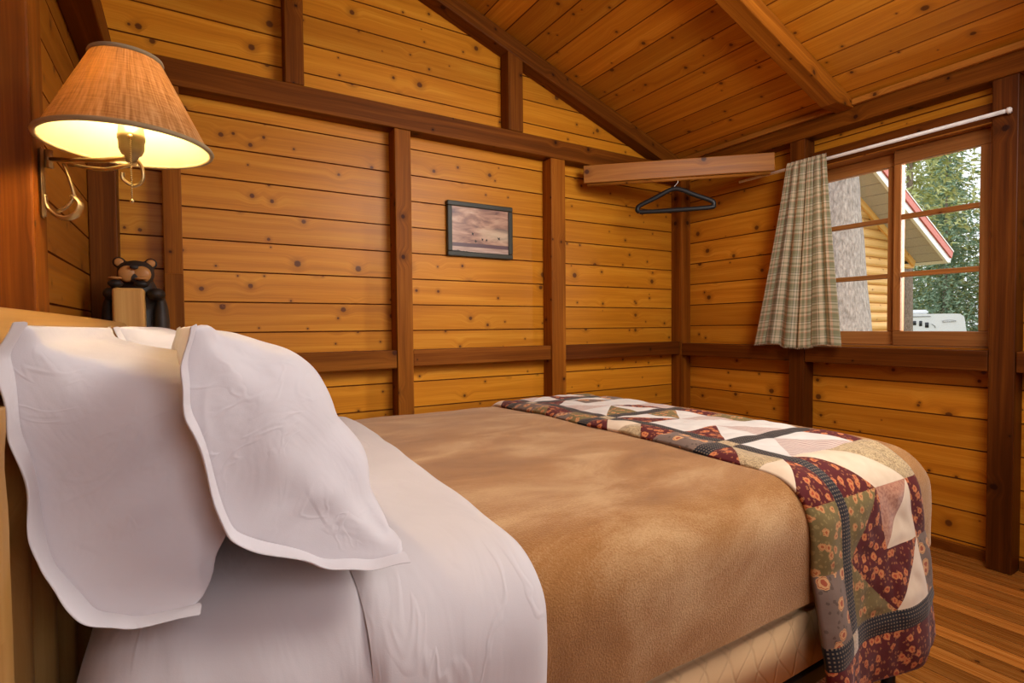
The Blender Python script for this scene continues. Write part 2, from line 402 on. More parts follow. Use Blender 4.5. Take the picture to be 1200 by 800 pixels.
def board_rect(mb, f, u0, u1, v0, v1, lo, hi, ou, ov, t, g=.0032, d=.006):
    """one board strip; lo/hi say whether its lower/upper edge is a grooved edge"""
    a = v0 + (g if lo else 0); b = v1 - (g if hi else 0)
    q = lambda p0, p1: [(u0 + ou, p0 + ov), (u1 + ou, p0 + ov), (u1 + ou, p1 + ov), (u0 + ou, p1 + ov)]
    mb.face([f(u0, a, 0), f(u1, a, 0), f(u1, b, 0), f(u0, b, 0)], q(a, b), t, 0)
    if lo: mb.face([f(u0, v0, d), f(u1, v0, d), f(u1, a, 0), f(u0, a, 0)], q(v0, a), t, 1)
    if hi: mb.face([f(u0, b, 0), f(u1, b, 0), f(u1, v1, d), f(u0, v1, d)], q(b, v1), t, 1)
def board_wall(name, f, u0, u1, v_first, v_end, w, mat, hole=None, clip=None):
    mb = MB(); v = v_first
    while v < v_end - 1e-4:
        a, b = max(v, 0), min(v + w, v_end)
        ou, ov, t = random.uniform(0, 60), random.uniform(0, 60), random.random()
        uu1 = u1
        if clip: uu1 = min(u1, clip(a))
        if uu1 > u0:
            if hole and b > hole[2] and a < hole[3]:
                h0, h1, z0, z1 = hole
                board_rect(mb, f, u0, h0, a, b, 1, 1, ou, ov, t); board_rect(mb, f, h1, uu1, a, b, 1, 1, ou, ov, t)
                if a < z0: board_rect(mb, f, h0, h1, a, z0, 1, 0, ou, ov, t)
                if b > z1: board_rect(mb, f, h0, h1, z1, b, 0, 1, ou, ov, t)
            else: board_rect(mb, f, u0, uu1, a, b, 1, 1, ou, ov, t)
        v += w
    o = mb.build(name, [mat, GROOVE]); tag(o, kind='structure'); return o

board_wall('wall_back', lambda u, v, d: (u, YB + d, v), XL, XR, .763 - .131 * 6, 3.4, .131, PINE, clip=lambda z: 1.555 + (2.66 - z) / SLOPE)
WIN = (.905, 1.70, .925, 1.885)
board_wall('wall_right', lambda u, v, d: (XR + d, u, v), YF, YB, .056 - .14, 2.16, .14, PINE_R, hole=WIN)
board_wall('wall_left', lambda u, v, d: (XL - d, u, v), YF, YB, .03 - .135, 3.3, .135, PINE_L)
board_wall('wall_front', lambda u, v, d: (u, YF - d, v), XL, XR, 0, 3.4, .131, PINE, clip=lambda z: 1.555 + (2.66 - z) / SLOPE)
# ceiling boards run along y
L = math.hypot(1, SLOPE)
def cf(u, v, d):      # v measured down the slope from the left wall
    x = XL - .02 + v / L; return (x, u, ceil_z(x) + d)
board_wall('ceiling', cf, YF, YB + .02, 0, (XR + .03 - XL) * L, .138, PINE_C)
# floor planks along y
mb = MB(); x = XL; 
while x < XR:
    y = YF - random.uniform(0, 1.5)
    while y < YB:
        ln = random.uniform(1.2, 2.6); y1 = min(y + ln, YB); a, b = max(y, YF), y1
        if b > a:
            f = lambda u, v, d: (v, u, -d)
            board_rect(mb, f, a, b, x, min(x + .078, XR), 1, 1, random.uniform(0, 60), random.uniform(0, 60), random.random(), .0012, .004)
        y = y1
    x += .078
o = mb.build('floor', [FLOORW, plain('floor_gap', (.09, .025, .004), .6, .2)]); tag(o, kind='structure')

NT = [0]
def trim(lo, hi, mat=TIMBER, grain=None, M=None, bevel=.004, name=None):
    NT[0] += 1; mb = MB(); mb.box(lo, hi, grain, M)
    o = mb.build(name or 'trim_%d' % NT[0], mat, bevel=bevel); tag(o, kind='structure'); return o
E_ = .001
# back wall frame
trim((XL + .09, SY, 2.002), (SX - E_, YB - E_, 2.108), TIMBER)
trim((-.068, SY, 0), (-.004, YB - E_, 2.0), TIMBER_M); trim((-.068, SY - .010, 0), (-.003, SY - E_, 1.262), TIMBER_M)
trim((.876, SY, 0), (.958, YB - E_, 2.0), TIMBER_M)
trim((1.797, SY, 0), (1.897, YB - E_, 2.0), TIMBER_M)
trim((XL + E_, SY - .005, 0), (-.212, YB - E_, 2.0), TIMBER)
trim((SX + .002, SY, 0), (XR - E_, YB - E_, 2.038), TIMBER)
trim((.392, SY + .004, 2.11), (.470, YB - E_, ceil_z(.47) - .06), TIMBER)
trim((1.52, SY + .004, 2.11), (1.615, YB - E_, ceil_z(1.615) - .06), TIMBER)
trim((0.0, SY + .004, .842), (.874, YB - E_, .930), TIMBER_M)
trim((.960, SY + .008, .848), (1.795, YB - E_, .929), TIMBER)
trim((1.899, SY + .010, .842), (SX, YB - E_, .928), TIMBER_D)
# rafters (slanted boxes hung under the ceiling)
ang = math.atan(SLOPE)
def rafter(y0, y1, depth=.09, mat=TIMBER, seat=2.116, x1=2.895):
    """slanted timber under the ceiling with a level seat cut where it meets the wall plate"""
    NT[0] += 1; mb = MB(); ou, ov, t = random.uniform(0, 50), random.uniform(0, 50), random.random()
    cz = lambda x: ceil_z(x) - .002
    xs_ = 1.555 + (2.614 - .002 - depth - seat) / SLOPE
    pr = [(XL, cz(XL) - depth), (xs_, seat), (x1, seat), (x1, cz(x1)), (XL, cz(XL))]
    P0 = [(x, y0, z) for x, z in pr]; P1 = [(x, y1, z) for x, z in pr]
    uvp = [(x + ou, cz(x) - z + ov) for x, z in pr]
    mb.face(P0, uvp, t); mb.face(P1[::-1], [(u, v + .31) for u, v in uvp[::-1]], t)
    for i in range(5):
        j = (i + 1) % 5
        mb.face([P0[j], P0[i], P1[i], P1[j]], [(pr[j][0] + ou, ov + .6), (pr[i][0] + ou, ov + .6), (pr[i][0] + ou, ov + .6 + y1 - y0), (pr[j][0] + ou, ov + .6 + y1 - y0)], t)
    o = mb.build('trim_%d' % NT[0], mat, bevel=.004, merge=True); tag(o, kind='structure'); return o
rafter(SY, YB - E_, .095, TIMBER); rafter(1.42, 1.505, .09, TIMBER_M); rafter(.33, .415, .09, TIMBER_M)
rafter(-.76, -.675, .09, TIMBER_M)
# left wall frame
trim((XL + E_, YF, 1.995), (-.21, SY - .006, 2.10), TIMBER)
trim((XL + E_, 1.172, 0), (-.21, 1.268, 1.993), TIMBER)
# right wall frame
trim((SX, YF, 2.040), (XR - E_, YB - E_, 2.138), TIMBER)
trim((SX, 1.664, 0), (XR - E_, 1.750, 2.038), TIMBER_D)
trim((SX, .795, 0), (XR - E_, .880, 2.038), TIMBER_D)
trim((SX + .004, 1.752, .836), (XR - E_, SY - E_, .918), TIMBER_D)
trim((SX + .002, .882, .834), (XR - E_, 1.662, .920), TIMBER_D)
trim((SX + .004, YF, .834), (XR - E_, .793, .920), TIMBER_D)
trim((XR - .035, .882, 1.886), (XR - E_, 1.662, 1.968), TIMBER_D)
trim((XR - .045, .882, 1.878), (XR - E_, 1.662, 1.8855), TIMBER_L)
trim((XR - .020, .882, 0), (XR - E_, 1.662, .045), TIMBER, name='baseboard_right', bevel=.003)
trim((XR - .020, 1.752, 0), (XR - E_, SY - E_, .045), TIMBER, name='baseboard_corner', bevel=.003)
trim((XR - .020, YF, 0), (XR - E_, .793, .045), TIMBER, name='baseboard_near', bevel=.003)
trim((.960, YB - .02, 0), (1.795, YB - E_, .045), TIMBER, name='baseboard_back', bevel=.003)
# strip between ceiling and plate
trim((2.846, 1.507, 2.124), (2.869, SY - E_, 2.154), TIMBER_L)
trim((2.846, .417, 2.124), (2.869, 1.418, 2.154), TIMBER_L)

# ------------------------------------------------------------------ window
win = bpy.data.objects.new('window_1', None); link(win); win.location = (XR, 1.3, .92); tag(win, kind='structure')
y0, y1, z0, z1 = WIN
mb = MB()
mb.box((XR - .003, y0 - .002, z0), (XR + .10, y0 + .006, z1)); mb.box((XR - .003, y1 - .006, z0), (XR + .10, y1 + .002, z1))
mb.box((XR - .003, y0, z1 - .006), (XR + .10, y1, z1)); mb.box((XR - .003, y0, z0), (XR + .10, y1, z0 + .006))
mb.build('frame', SASHW, win)
def sash(ya, yb, x, sl, sr, zb, zt):
    f = MB(); t = .036
    f.box((x, ya, z0 + .007), (x + t, yb, zb)); f.box((x, ya, zt), (x + t, yb, z1 - .007))
    f.box((x, ya, zb), (x + t, ya + sr, zt)); f.box((x, yb - sl, zb), (x + t, yb, zt))
    s = f.build('sash', SASHW, win, bevel=.004)
    for zz in (1.276, 1.555):
        m = MB(); m.box((x + .004, ya + sr - .001, zz - .012), (x + t - .004, yb - sl + .001, zz + .012)); m.build('muntin', SASHW, s, bevel=.004)
    p = MB(); p.box((x + .016, ya + sr - .004, zb - .004), (x + .019, yb - sl + .004, zt + .004)); p.build('pane', GLASS, s)
sash(.9115, 1.281, XR + .004, .033, .036, 1.001, 1.811)
sash(1.262, 1.693, XR + .045, .045, .062, 1.000, 1.815)

# ------------------------------------------------------------------ bed
HX = -.15                                   # front of headboard rail
# headboard with carved bear post
hb = thing('headboard', 'honey-coloured log headboard behind the white pillows with a carved black bear at its far post', 'headboard', (-.17, 1.3, 0))
def log(name, pts, r, parent, seg=14, flat=1.0, wob=.004):
    P = catmull(pts, 8)
    R = [r * (1 + .06 * noise.noise(Vector((i * .35, r * 40, len(name))))) for i in range(len(P))]
    P = [p + Vector((noise.noise(p * 3.1) * wob, noise.noise(p * 2.7 + Vector((5, 0, 0))) * wob, 0)) for p in P]
    bm = bmesh.new(); tube_bm(bm, P, R, seg, flat=flat); return mesh_obj(name, bm, LOGW, parent)
bm = bmesh.new()
# top rail: flattened log slab
tube_bm(bm, catmull([(-.180, .47, 1.008), (-.180, 1.0, 1.010), (-.180, 1.6, 1.010), (-.180, 2.06, 1.008), (-.178, 2.19, 1.006)], 8), [.058] * 28 + [.055, .052, .048, .04, .025], 18, flat=.52, side=Vector((0, 0, 1)))
mesh_obj('top_rail', bm, LOGW, hb)
bm = bmesh.new(); tube_bm(bm, catmull([(-.18, .58, .36), (-.18, 1.3, .36), (-.18, 2.12, .36)], 6), .045, 14, flat=.6); mesh_obj('lower_rail', bm, LOGW, hb)
log('post', [(-.176, .685, 0), (-.182, .672, .4), (-.186, .655, .8), (-.186, .65, .97)], .044, hb)
for k, yy in enumerate((.80, .92, 1.05, 1.2, 1.36, 1.52, 1.68, 1.84, 2.0)):
    log('slat', [(-.186, yy, .38), (-.188, yy - .006, .7), (-.186, yy - .004, .965)], .034, hb)
# far post: squared log hugged by a bear
def rbox(bm, lo, hi, r=.012, seg=4):
    res = bmesh.ops.create_cube(bm, size=1); vs = res['verts']; lo, hi = Vector(lo), Vector(hi)
    for v in vs: v.co = Vector(((lo[i] + hi[i]) / 2 + v.co[i] * (hi[i] - lo[i]) for i in range(3)))
    es = list({e for v in vs for e in v.link_edges})
    bmesh.ops.bevel(bm, geom=es, offset=r, segments=seg, affect='EDGES')
mb = MB(); mb.box((-.208, 2.205, 0), (-.118, 2.285, 1.182), 2); mb.build('far_post', LOGW, hb, bevel=.011, seg=3)
def blob(bm, c, s, sub=3, rot=None):
    M = Matrix.Translation(c) @ (rot or Matrix()) @ Matrix.Diagonal((*s, 1)); bmesh.ops.create_icosphere(bm, subdivisions=sub, radius=1, matrix=M)
bm = bmesh.new(); bx, by = -.148, 2.325
blob(bm, (bx, by + .01, .99), (.082, .060, .25)); blob(bm, (bx, by, 1.16), (.068, .055, .085)); blob(bm, (bx + .002, by - .022, 1.238), (.056, .052, .047))
blob(bm, (bx + .002, by - .068, 1.222), (.030, .022, .022))
for s in (-1, 1):
    blob(bm, (bx + s * .046, by - .012, 1.276), (.0215, .013, .0215), 2)
    blob(bm, (bx + s * .075, by - .03, 1.04), (.025, .045, .13)); blob(bm, (bx + s * .062, by - .062, 1.165), (.028, .045, .022))
    blob(bm, (bx + s * .036 - .014, by - .105, 1.196), (.024, .022, .014), 2)
bear = mesh_obj('carved_bear', bm, BEARD, hb)
m = bear.modifiers.new('r', 'REMESH'); m.mode = 'VOXEL'; m.voxel_size = .004; m.use_smooth_shade = True
m = bear.modifiers.new('sm', 'SMOOTH'); m.factor = .5; m.iterations = 9
for s in (-1, 1):
    bm = bmesh.new(); blob(bm, (bx + s * .046, by - .023, 1.276), (.0145, .004, .0145), 2); mesh_obj('inner_ear', bm, BEARL, bear)
    bm = bmesh.new(); blob(bm, (bx + s * .036 - .014, by - .110, 1.214), (.020, .020, .0055), 2); mesh_obj('paw_top', bm, BEARL, bear)
bm = bmesh.new()
for s in (-1, 1): blob(bm, (bx + .002 + s * .020, by - .078, 1.232), (.0275, .012, .028), 3)
mesh_obj('muzzle', bm, BEARL, bear)
bm = bmesh.new(); blob(bm, (bx + .002, by - .095, 1.254), (.013, .006, .008), 2); mesh_obj('nose', bm, BEARD, bear)
bm = bmesh.new(); blob(bm, (bx + .002, by - .090, 1.208), (.012, .007, .007), 2); mesh_obj('mouth', bm, BEARD, bear)
for s in (-1, 1):
    bm = bmesh.new(); blob(bm, (bx + .002 + s * .022, by - .070, 1.259), (.004, .004, .004), 2); mesh_obj('eye', bm, BLACKP, bear)

BY0, BY1, BX0, BX1 = .645, 2.10, -.115, 1.785
ZB, ZT = .432, .690
# steel frame
fr = thing('bed_frame', 'dark metal bed frame with short legs under the quilted box spring', 'bed frame', (.8, 1.37, 0))
mb = MB(); mb.box((-.10, .665, .225), (1.69, .70, .262)); mb.box((-.10, 2.04, .225), (1.69, 2.075, .262)); mb.box((1.655, .70, .225), (1.69, 2.04, .262)); mb.box((-.10, .70, .225), (-.065, 2.04, .262))
mb.build('side_rails', DARKMETAL, fr, bevel=.003)
for lx in (-.05, .8, 1.62):
    for ly in (.70, 2.03):
        bm = bmesh.new(); tube_bm(bm, [(lx, ly, 0), (lx, ly, .02), (lx, ly, .226)], [.022, .017, .017], 10); mesh_obj('leg', bm, DARKMETAL, fr)
bm = bmesh.new(); rbox(bm, (-.105, .655, .263), (1.70, 2.09, ZB), .022, 4)
bs = mesh_obj('box_spring', bm, BOXM); tag(bs, 'cream box spring with quilted diamond side panel under the brown blanket', 'box spring')

# cloth cross-section over the mattress (y,z), from the far hem over the top to the near hem
def prof(off, r, far_z, near_z, step, crown=.012):
    ya, yb, zt = BY0 - off, BY1 + off, ZT + off
    pts = []; z = far_z
    seq = [(yb, far_z), (yb, zt - r)]
    seq += [(yb - r + r * math.cos(a), zt - r + r * math.sin(a)) for a in [PI / 2 * k / 8 for k in range(1, 9)]]
    seq += [(ya + r - r * math.sin(a), zt - r + r * math.cos(a)) for a in [PI / 2 * k / 8 for k in range(0, 9)]]
    seq += [(ya, near_z)]
    # resample
    out = [seq[0]]; carry = 0
    tot = [0]
    for a, b in zip(seq, seq[1:]): tot.append(tot[-1] + math.dist(a, b))
    n = max(2, round(tot[-1] / step)); res = []
    j = 0
    for i in range(n + 1):
        s = tot[-1] * i / n
        while j < len(tot) - 2 and tot[j + 1] < s: j += 1
        t = (s - tot[j]) / max(1e-9, tot[j + 1] - tot[j]); a, b = seq[j], seq[j + 1]
        res.append((a[0] + (b[0] - a[0]) * t, a[1] + (b[1] - a[1]) * t, s))
    return res, tot[-1]
def crown(x, y):      # soft crown of a used mattress
    a = max(0, min(1, (y - BY0) / .5)); b = max(0, min(1, (BY1 - y) / .5))
    return .016 * (a * (2 - a)) * (b * (2 - b))
def lerp(a, b, t): return a + (b - a) * t
def sm(t): t = max(0, min(1, t)); return t * t * (3 - 2 * t)

# mattress
bm = bmesh.new(); rbox(bm, (BX0 + .012, BY0 + .008, ZB + .002), (BX1 - .012, BY1 - .008, ZT - .004), .085, 6)
mt = mesh_obj('mattress', bm, COTTON); tag(mt, 'mattress wrapped in bedding on the box spring', 'mattress')

# brown blanket: wraps top, near side, far side and foot
bm = bmesh.new(); step = .024; R = .095
P, TL = prof(.003, R, ZB + .006, ZB + .006, step)
xs = [(.34 + .03 * k, 0, 0) for k in range(int((BX1 - R - .34) / .03) + 1)]
for k in range(0, 9):
    a = PI / 2 * k / 8; xs.append((BX1 - R + R * math.sin(a), R * (1 - math.cos(a)), 0))
for k in range(1, 8): xs.append((BX1, R, k / 7))
cy, cz = (BY0 + BY1) / 2, ZB
rows = []
for x, ins, dr in xs:
    row = []
    for y, z, s in P:
        zz = z - ins * sm((z - ZB) / (ZT - ZB)) if True else z
        yy = y - math.copysign(min(ins * .8, abs(y - cy)), y - cy) * (1 if abs(y - cy) > .5 else abs(y - cy) / .5)
        zz += crown(x, y) * sm((z - ZT + .06) / .06) * (1 - dr)
        if dr: zz = lerp(zz, ZB + .006, dr) if zz > ZB + .006 else zz
        nz = noise.noise(Vector((x * 5, yy * 5, zz * 5))) * .006 + noise.noise(Vector((x * 14, yy * 9, zz * 14))) * .0022
        side = 1 - sm((z - ZT + .10) / .08)
        row.append(bm.verts.new((x + (nz if dr else 0), yy + nz * side, zz + nz * (1 - side) * (1 - dr))))
    rows.append(row)
for a, b in zip(rows, rows[1:]):
    for i in range(len(a) - 1): bm.faces.new((a[i], a[i + 1], b[i + 1], b[i]))
bmesh.ops.recalc_face_normals(bm, faces=bm.faces)
bl = mesh_obj('blanket', bm, FLEECE, sub=1); tag(bl, 'tan brown fleece blanket stretched flat over the bed between white sheet and quilt', 'blanket')

# white sheets: fitted/top sheet near the pillows, and its turned-down band over the blanket
def sheet(name, x0, x1, off, nearz, edge_roll, wr, mat, slant=0, head_round=False):
    bm = bmesh.new(); P, TL = prof(off, .10 + off, .50, nearz, .022)
    n = max(6, int((x1 - x0) / .018)); rows = []
    ks = [i / n for i in range(n + 1)]
    for t in ks:
        row = []
        for y, z, s in P:
            f = s / TL
            xx = lerp(x0, x1, t) + slant * (1 - sm((y - BY0) / (BY1 - BY0))) * t
            dz = 0
            if head_round and t < .28:          # rounded head end of the mattress
                q = t / .28; ins = .075 * (1 - math.sqrt(max(0, 1 - (1 - q) ** 2)))
                dz -= ins * sm((z - .5) / .18); y2 = y + ins * (1 if y < 1 else -1) * (1 - sm((z - ZT + .11) / .10))
            else: y2 = y
            if edge_roll and t > 1 - .12:         # rounded, thick fold at the free edge
                q = (t - (1 - .12)) / .12; roll = off * .75 * (1 - math.sqrt(max(0, 1 - q * q)))
            else: roll = 0
            if edge_roll and t < .06: roll = (off - .0105) * (1 - t / .06) ** 2
            side = 1 - sm((z - ZT + .09) / .09)
            w = wr * (noise.noise(Vector((xx * 22, y * 4.5 + xx * 6, z * 4.5))) + .5 * noise.noise(Vector((xx * 45, y * 9, z * 9))))
            w += wr * .9 * noise.noise(Vector((xx * 7, y * 7, z * 7)))
            if head_round:          # pulled folds that run out from under the pillows
                fx = math.exp(-((xx - .16) / .13) ** 2) * math.exp(-((y - .70) / .20) ** 2)
                ph = (xx + .55 * (y - .7)) * 120 + 4 * noise.noise(Vector((xx * 5, y * 5, 1)))
                w += .0042 * fx * (abs(math.sin(ph)) ** .6 - .5) + .0035 * fx * math.sin(ph * .37)
            lump = .010 * math.exp(-((xx - .0) / .25) ** 2 - ((y - .85) / .3) ** 2)
            row.append(bm.verts.new((xx + .006 * noise.noise(Vector((y * 6, z * 6, 3))) * (1 if t > .9 and edge_roll else 0), y2 + (roll - w) * side * (1 if y < 1.3 else -1), z + crown(xx, y) * sm((z - ZT + .06) / .06) + dz + (w - roll + lump) * (1 - side))))
        rows.append(row)
    for a, b in zip(rows, rows[1:]):
        for i in range(len(a) - 1): bm.faces.new((a[i], a[i + 1], b[i + 1], b[i]))
    bmesh.ops.recalc_face_normals(bm, faces=bm.faces)
    return mesh_obj(name, bm, mat, sub=1)
s1 = sheet('fitted_sheet', BX0, .40, .007, .36, False, .0050, SHEET, head_round=True)
tag(s1, 'white wrinkled bottom sheet under the pillows at the head of the bed', 'sheet')
s2 = sheet('folded_sheet', .185, .515, .022, .36, True, .0018, SHEET, slant=-.070)
tag(s2, 'white top sheet turned down in a wide band over the brown blanket', 'sheet')

# ------------------------------------------------------------------ pillows
def pillow(label, T, B, fb, bb, ya, yb, sb=1.0, sf=1.0, seed=0, near_pull=.03, yaw=0.0, tab=None):
    root = thing('pillow', label, 'pillow', ((T[0] + B[0]) / 2, (ya + yb) / 2, B[1]), 'white bed pillows')
    T, B = Vector((T[0], 0, T[1])), Vector((B[0], 0, B[1])); c = (B - T).length; e1 = (B - T) / c; e2 = Vector((-e1.z, 0, e1.x))
    ln = yb - ya; ns, ntt = 44, 52
    def shp(s, p): return max(0, math.sin(PI * s ** p)) ** .8
    def tabf(s):
        for (a0, b0), (a1, b1) in zip(tab, tab[1:]):
            if s <= a1: return b0 + (b1 - b0) * sm((s - a0) / (a1 - a0)) * .5 + (b1 - b0) * .5 * (s - a0) / (a1 - a0)
        return 0
    def edge(t): return min(t, 1 - t)
    cs = Vector((math.sin(yaw), math.cos(yaw), 0))
    def pos(s, t, side):
        q = min(1, edge(t) / .20)
        g = (1 - (1 - q) ** 2.6) ** .55
        kb = 1.0
        back = -bb * (tabf(s) if tab else shp(s, sb)); front = back + (bb * kb + fb) * shp(s, sf) ** (.35 + .65 * g) * g if True else 0
        h = front if side else back
        # pulled-in middle of the short ends, standing corners
        pull = near_pull * (1 - abs(2 * s - 1) ** 2.2) * (1 - q)
        tt = t * ln + (pull if t < .5 else -pull)
        p = T + e1 * (c * s) + e2 * h
        x = Vector((p.x, ya, p.z)) + cs * tt
        # creases: soft lumps plus fans of folds that leave the corners and the lowest bulge
        n = e2 if side else -e2
        nn = cs * (-1 if t < .5 else 1)
        cap = (1 - q) ** .6
        d = (n * (.35 + .65 * (1 - cap)) + nn * cap).normalized()
        A, Hh, Y = c * s, h, tt
        f1 = noise.noise(Vector((A * 7 + seed, Hh * 7, Y * 5))) * .011 + noise.noise(Vector((A * 16 + Hh * 9, Hh * 15 - A * 6 + seed, Y * 6))) * .0055
        cr = 0
        for ca, ch, fr, am, ln_ in ((c, -.0, 11, .0085, .13), (0, 0, 9, .0075, .12), (c * .62, -bb * .9, 8, .0065, .12)):
            da, dh = A - ca, Hh - ch; r_ = math.sqrt(da * da + dh * dh + .0004); ph = math.atan2(dh, da)
            w_ = math.sin(ph * fr + seed * 2 + 1.5 * noise.noise(Vector((A * 6, Hh * 6, seed))))
            cr += am * (abs(w_) ** .7 * (1 if w_ > 0 else -.6)) * min(1, r_ / .03) * math.exp(-r_ / ln_)
        env = min(1, shp(s, sf) * 2.2) * (1 if side else min(1, q * 3)) * (min(1, edge(t) / .012) if side else 1)
        return x + d * ((f1 + cr) * env)
    bm = bmesh.new(); grid = {}
    for side in (0, 1):
        for i in range(ns + 1):
            for j in range(ntt + 1):
                # denser sampling near the ends
                t = .5 - .5 * math.cos(PI * j / ntt); t = .8 * t + .2 * j / ntt
                if side == 1 and (i in (0, ns) or j in (0, ntt)) and (0, i, j) in grid: grid[(1, i, j)] = grid[(0, i, j)]; continue
                grid[(side, i, j)] = bm.verts.new(pos(i / ns, t, side))
    for side in (0, 1):
        for i in range(ns):
            for j in range(ntt):
                q = [grid[(side, i, j)], grid[(side, i + 1, j)], grid[(side, i + 1, j + 1)], grid[(side, i, j + 1)]]
                if len(set(q)) == 4: bm.faces.new(q if side else q[::-1])
    bmesh.ops.recalc_face_normals(bm, faces=bm.faces)
    mesh_obj('pillowcase', bm, COTTON, root, sub=1)
    # open double hem at both short ends: thin ribbons that stand off the back edge
    for end in (0, 1):
        bm = bmesh.new(); rows = []
        for i in range(ns + 1):
            s = i / ns; p0 = pos(s, end, 0)
            d = -cs if end == 0 else cs
            nb = e2 * (-1) 
            w = .022 + .008 * noise.noise(Vector((s * 5, seed, end)))
            wav = .007 * noise.noise(Vector((s * 7, seed + 3, end)))
            k = 1 + .15 * abs(2 * s - 1) ** 3
            prf = [(.014, -.003), (.002, .003), (-w * .55 * k, .006 + wav * .5), (-w * k, .004 + wav), (-w * k + .001, .002 + wav), (-w * .5 * k, .001 + wav * .5), (.006, -.005)]
            rows.append([bm.verts.new(p0 - d * a * 1 + nb * b) if False else bm.verts.new(p0 + d * (-a) + nb * b) for a, b in prf])
        for a, b in zip(rows, rows[1:]):
            for k in range(len(a) - 1): bm.faces.new((a[k], a[k + 1], b[k + 1], b[k]))
        bmesh.ops.recalc_face_normals(bm, faces=bm.faces)
        mesh_obj('hem', bm, COTTON, root, sub=1)
    return root
pillow('near white pillow standing upright against the log headboard rail', (-.131, 1.048), (.006, .740), .140, .090, .668, 1.34, 1, 1.42, 1.3, tab=[(0, 0), (.07, .30), (.3, .62), (.67, 1.0), (.85, .9), (.93, .62), (1, 0)])
pillow('white pillow in front, tilted back onto the upright pillow', (.0075, 1.045), (.234, .748), .060, .116, .655, 1.33, 1.0, 1.0, 4.2, .02, -.03, tab=[(0, 0), (.08, .30), (.2, .55), (.55, 1.0), (.8, .66), (.92, .34), (1, 0)])
pillow('far white pillow against the headboard next to the carved bear post', (-.128, 1.047), (.06, .722), .125, .06, 1.42, 2.06, 2.0, 1.1, 8.7)

# ------------------------------------------------------------------ quilt
g_ = .012; NU = 42
qx0 = 1.130
DROP = .205
P, TL = prof(.020, .115, .50, DROP, g_)
NV = len(P) - 1
keys = ['bur', 'tau', 'oli', 'tan', 'rus', 'cre', 'str', 'whi', 'nav']; KI = {k: i for i, k in enumerate(keys)}
# rows from near hem upward: (cells, kind)
rowsdef = [(9, 'hem'), (4, 'sash'), (48, 'blk'), (4, 'sash'), (36, 'blk'), (4, 'sash'), (36, 'blk'), (4, 'sash'), (36, 'blk'), (4, 'sash'), (200, 'hem')]
def row_of(v):
    a = 0
    for bi, (n, k) in enumerate(rowsdef):
        if v < a + n: return bi, k, v - a, n
        a += n
# block: 2 columns x n rows of 12-cell squares; each square is (lower-left tri, upper-right tri, diagonal)
SQ = {(2, 0): [('oli', 'bur', 1), ('cre', 'bur', 0)], (2, 1): [('bur', 'oli', 0), ('cre', 'rus', 0)], (2, 2): [('bur', 'cre', 1), ('cre', 'tan', 1)], (2, 3): [('str', 'whi', 0), ('str', 'whi', 1)],
      (4, 0): [('whi', 'bur', 0), ('str', 'whi', 1)], (4, 1): [('whi', 'whi', 0), ('whi', 'str', 1)], (4, 2): [('bur', 'whi', 1), ('whi', 'oli', 0)],
      (6, 0): [('oli', 'whi', 0), ('whi', 'bur', 1)], (6, 1): [('str', 'whi', 1), ('whi', 'whi', 0)], (6, 2): [('whi', 'bur', 0), ('tau', 'whi', 1)],
      (8, 0): [('whi', 'str', 0), ('bur', 'whi', 1)], (8, 1): [('whi', 'tan', 1), ('whi', 'whi', 0)], (8, 2): [('bur', 'whi', 0), ('whi', 'oli', 1)]}
STRIP = {2: [('tau', 'tau'), ('oli', 'oli'), ('bur', 'cre'), ('tan', 'bur')], 4: [('tau', 'tau'), ('bur', 'tan'), ('cre', 'bur')], 6: [('oli', 'tau'), ('bur', 'oli'), ('tau', 'tau')], 8: [('bur', 'cre'), ('tau', 'tau'), ('oli', 'bur')]}
RIGHT = {2: ['tau', 'bur', 'tan', 'bur'], 4: ['whi', 'oli', 'bur'], 6: ['str', 'whi', 'tau'], 8: ['oli', 'whi', 'bur']}
def fab(u, v):
    """-> (lower/left key, upper/right key, diagonal)"""
    bi, k, vv, n = row_of(v)
    if k == 'hem': return 'bur', 'bur', 0
    if k == 'sash':
        if 8 <= u < 11: return 'tan', 'tan', 0
        return 'nav', 'nav', 0
    if 8 <= u < 11: return 'nav', 'nav', 0
    ri = vv // 12
    if u < 8:
        a, b = STRIP[bi][ri]
        # diagonal across an 8x12 rectangle approximated by 45 degree cut in its upper part
        d = (vv % 12) - 4
        if a == b or d < 0: return a, a, 0
        if u > d: return a, a, 1
        if u == d: return a, b, 0
        return b, b, 1
    if u >= 35:
        return (RIGHT[bi][ri],) * 2 + (0,)
    ci = (u - 11) // 12; a, b, dg = SQ[(bi, ri)][ci]; uu = (u - 11) % 12; v2 = vv % 12
    if dg == 0:                      # diagonal from lower-left to upper-right: a below right, b above left
        if uu > v2: return a, a, 0
        if uu < v2: return b, b, 0
        return a, b, 0
    if uu + v2 < 11: return a, a, 1
    if uu + v2 > 11: return b, b, 1
    return a, b, 1
def seam_d(u, v):
    """distance in cells to the closest patch seam, for the puffed relief"""
    bi, k, vv, n = row_of(min(v, NV - 1)); du = [0, 8, 11, 23, 35, 42]
    d = min(abs(u - x) for x in du)
    dv = min(vv, n - vv)
    if k == 'blk': dv = min(dv, vv % 12, 12 - vv % 12)
    if k == 'blk' and 11 <= u <= 35:
        uu = (u - 11) % 12; v2 = vv % 12; d = min(d, abs(uu - v2) * .7, abs(uu + v2 - 12) * .7)
    return min(d, dv)
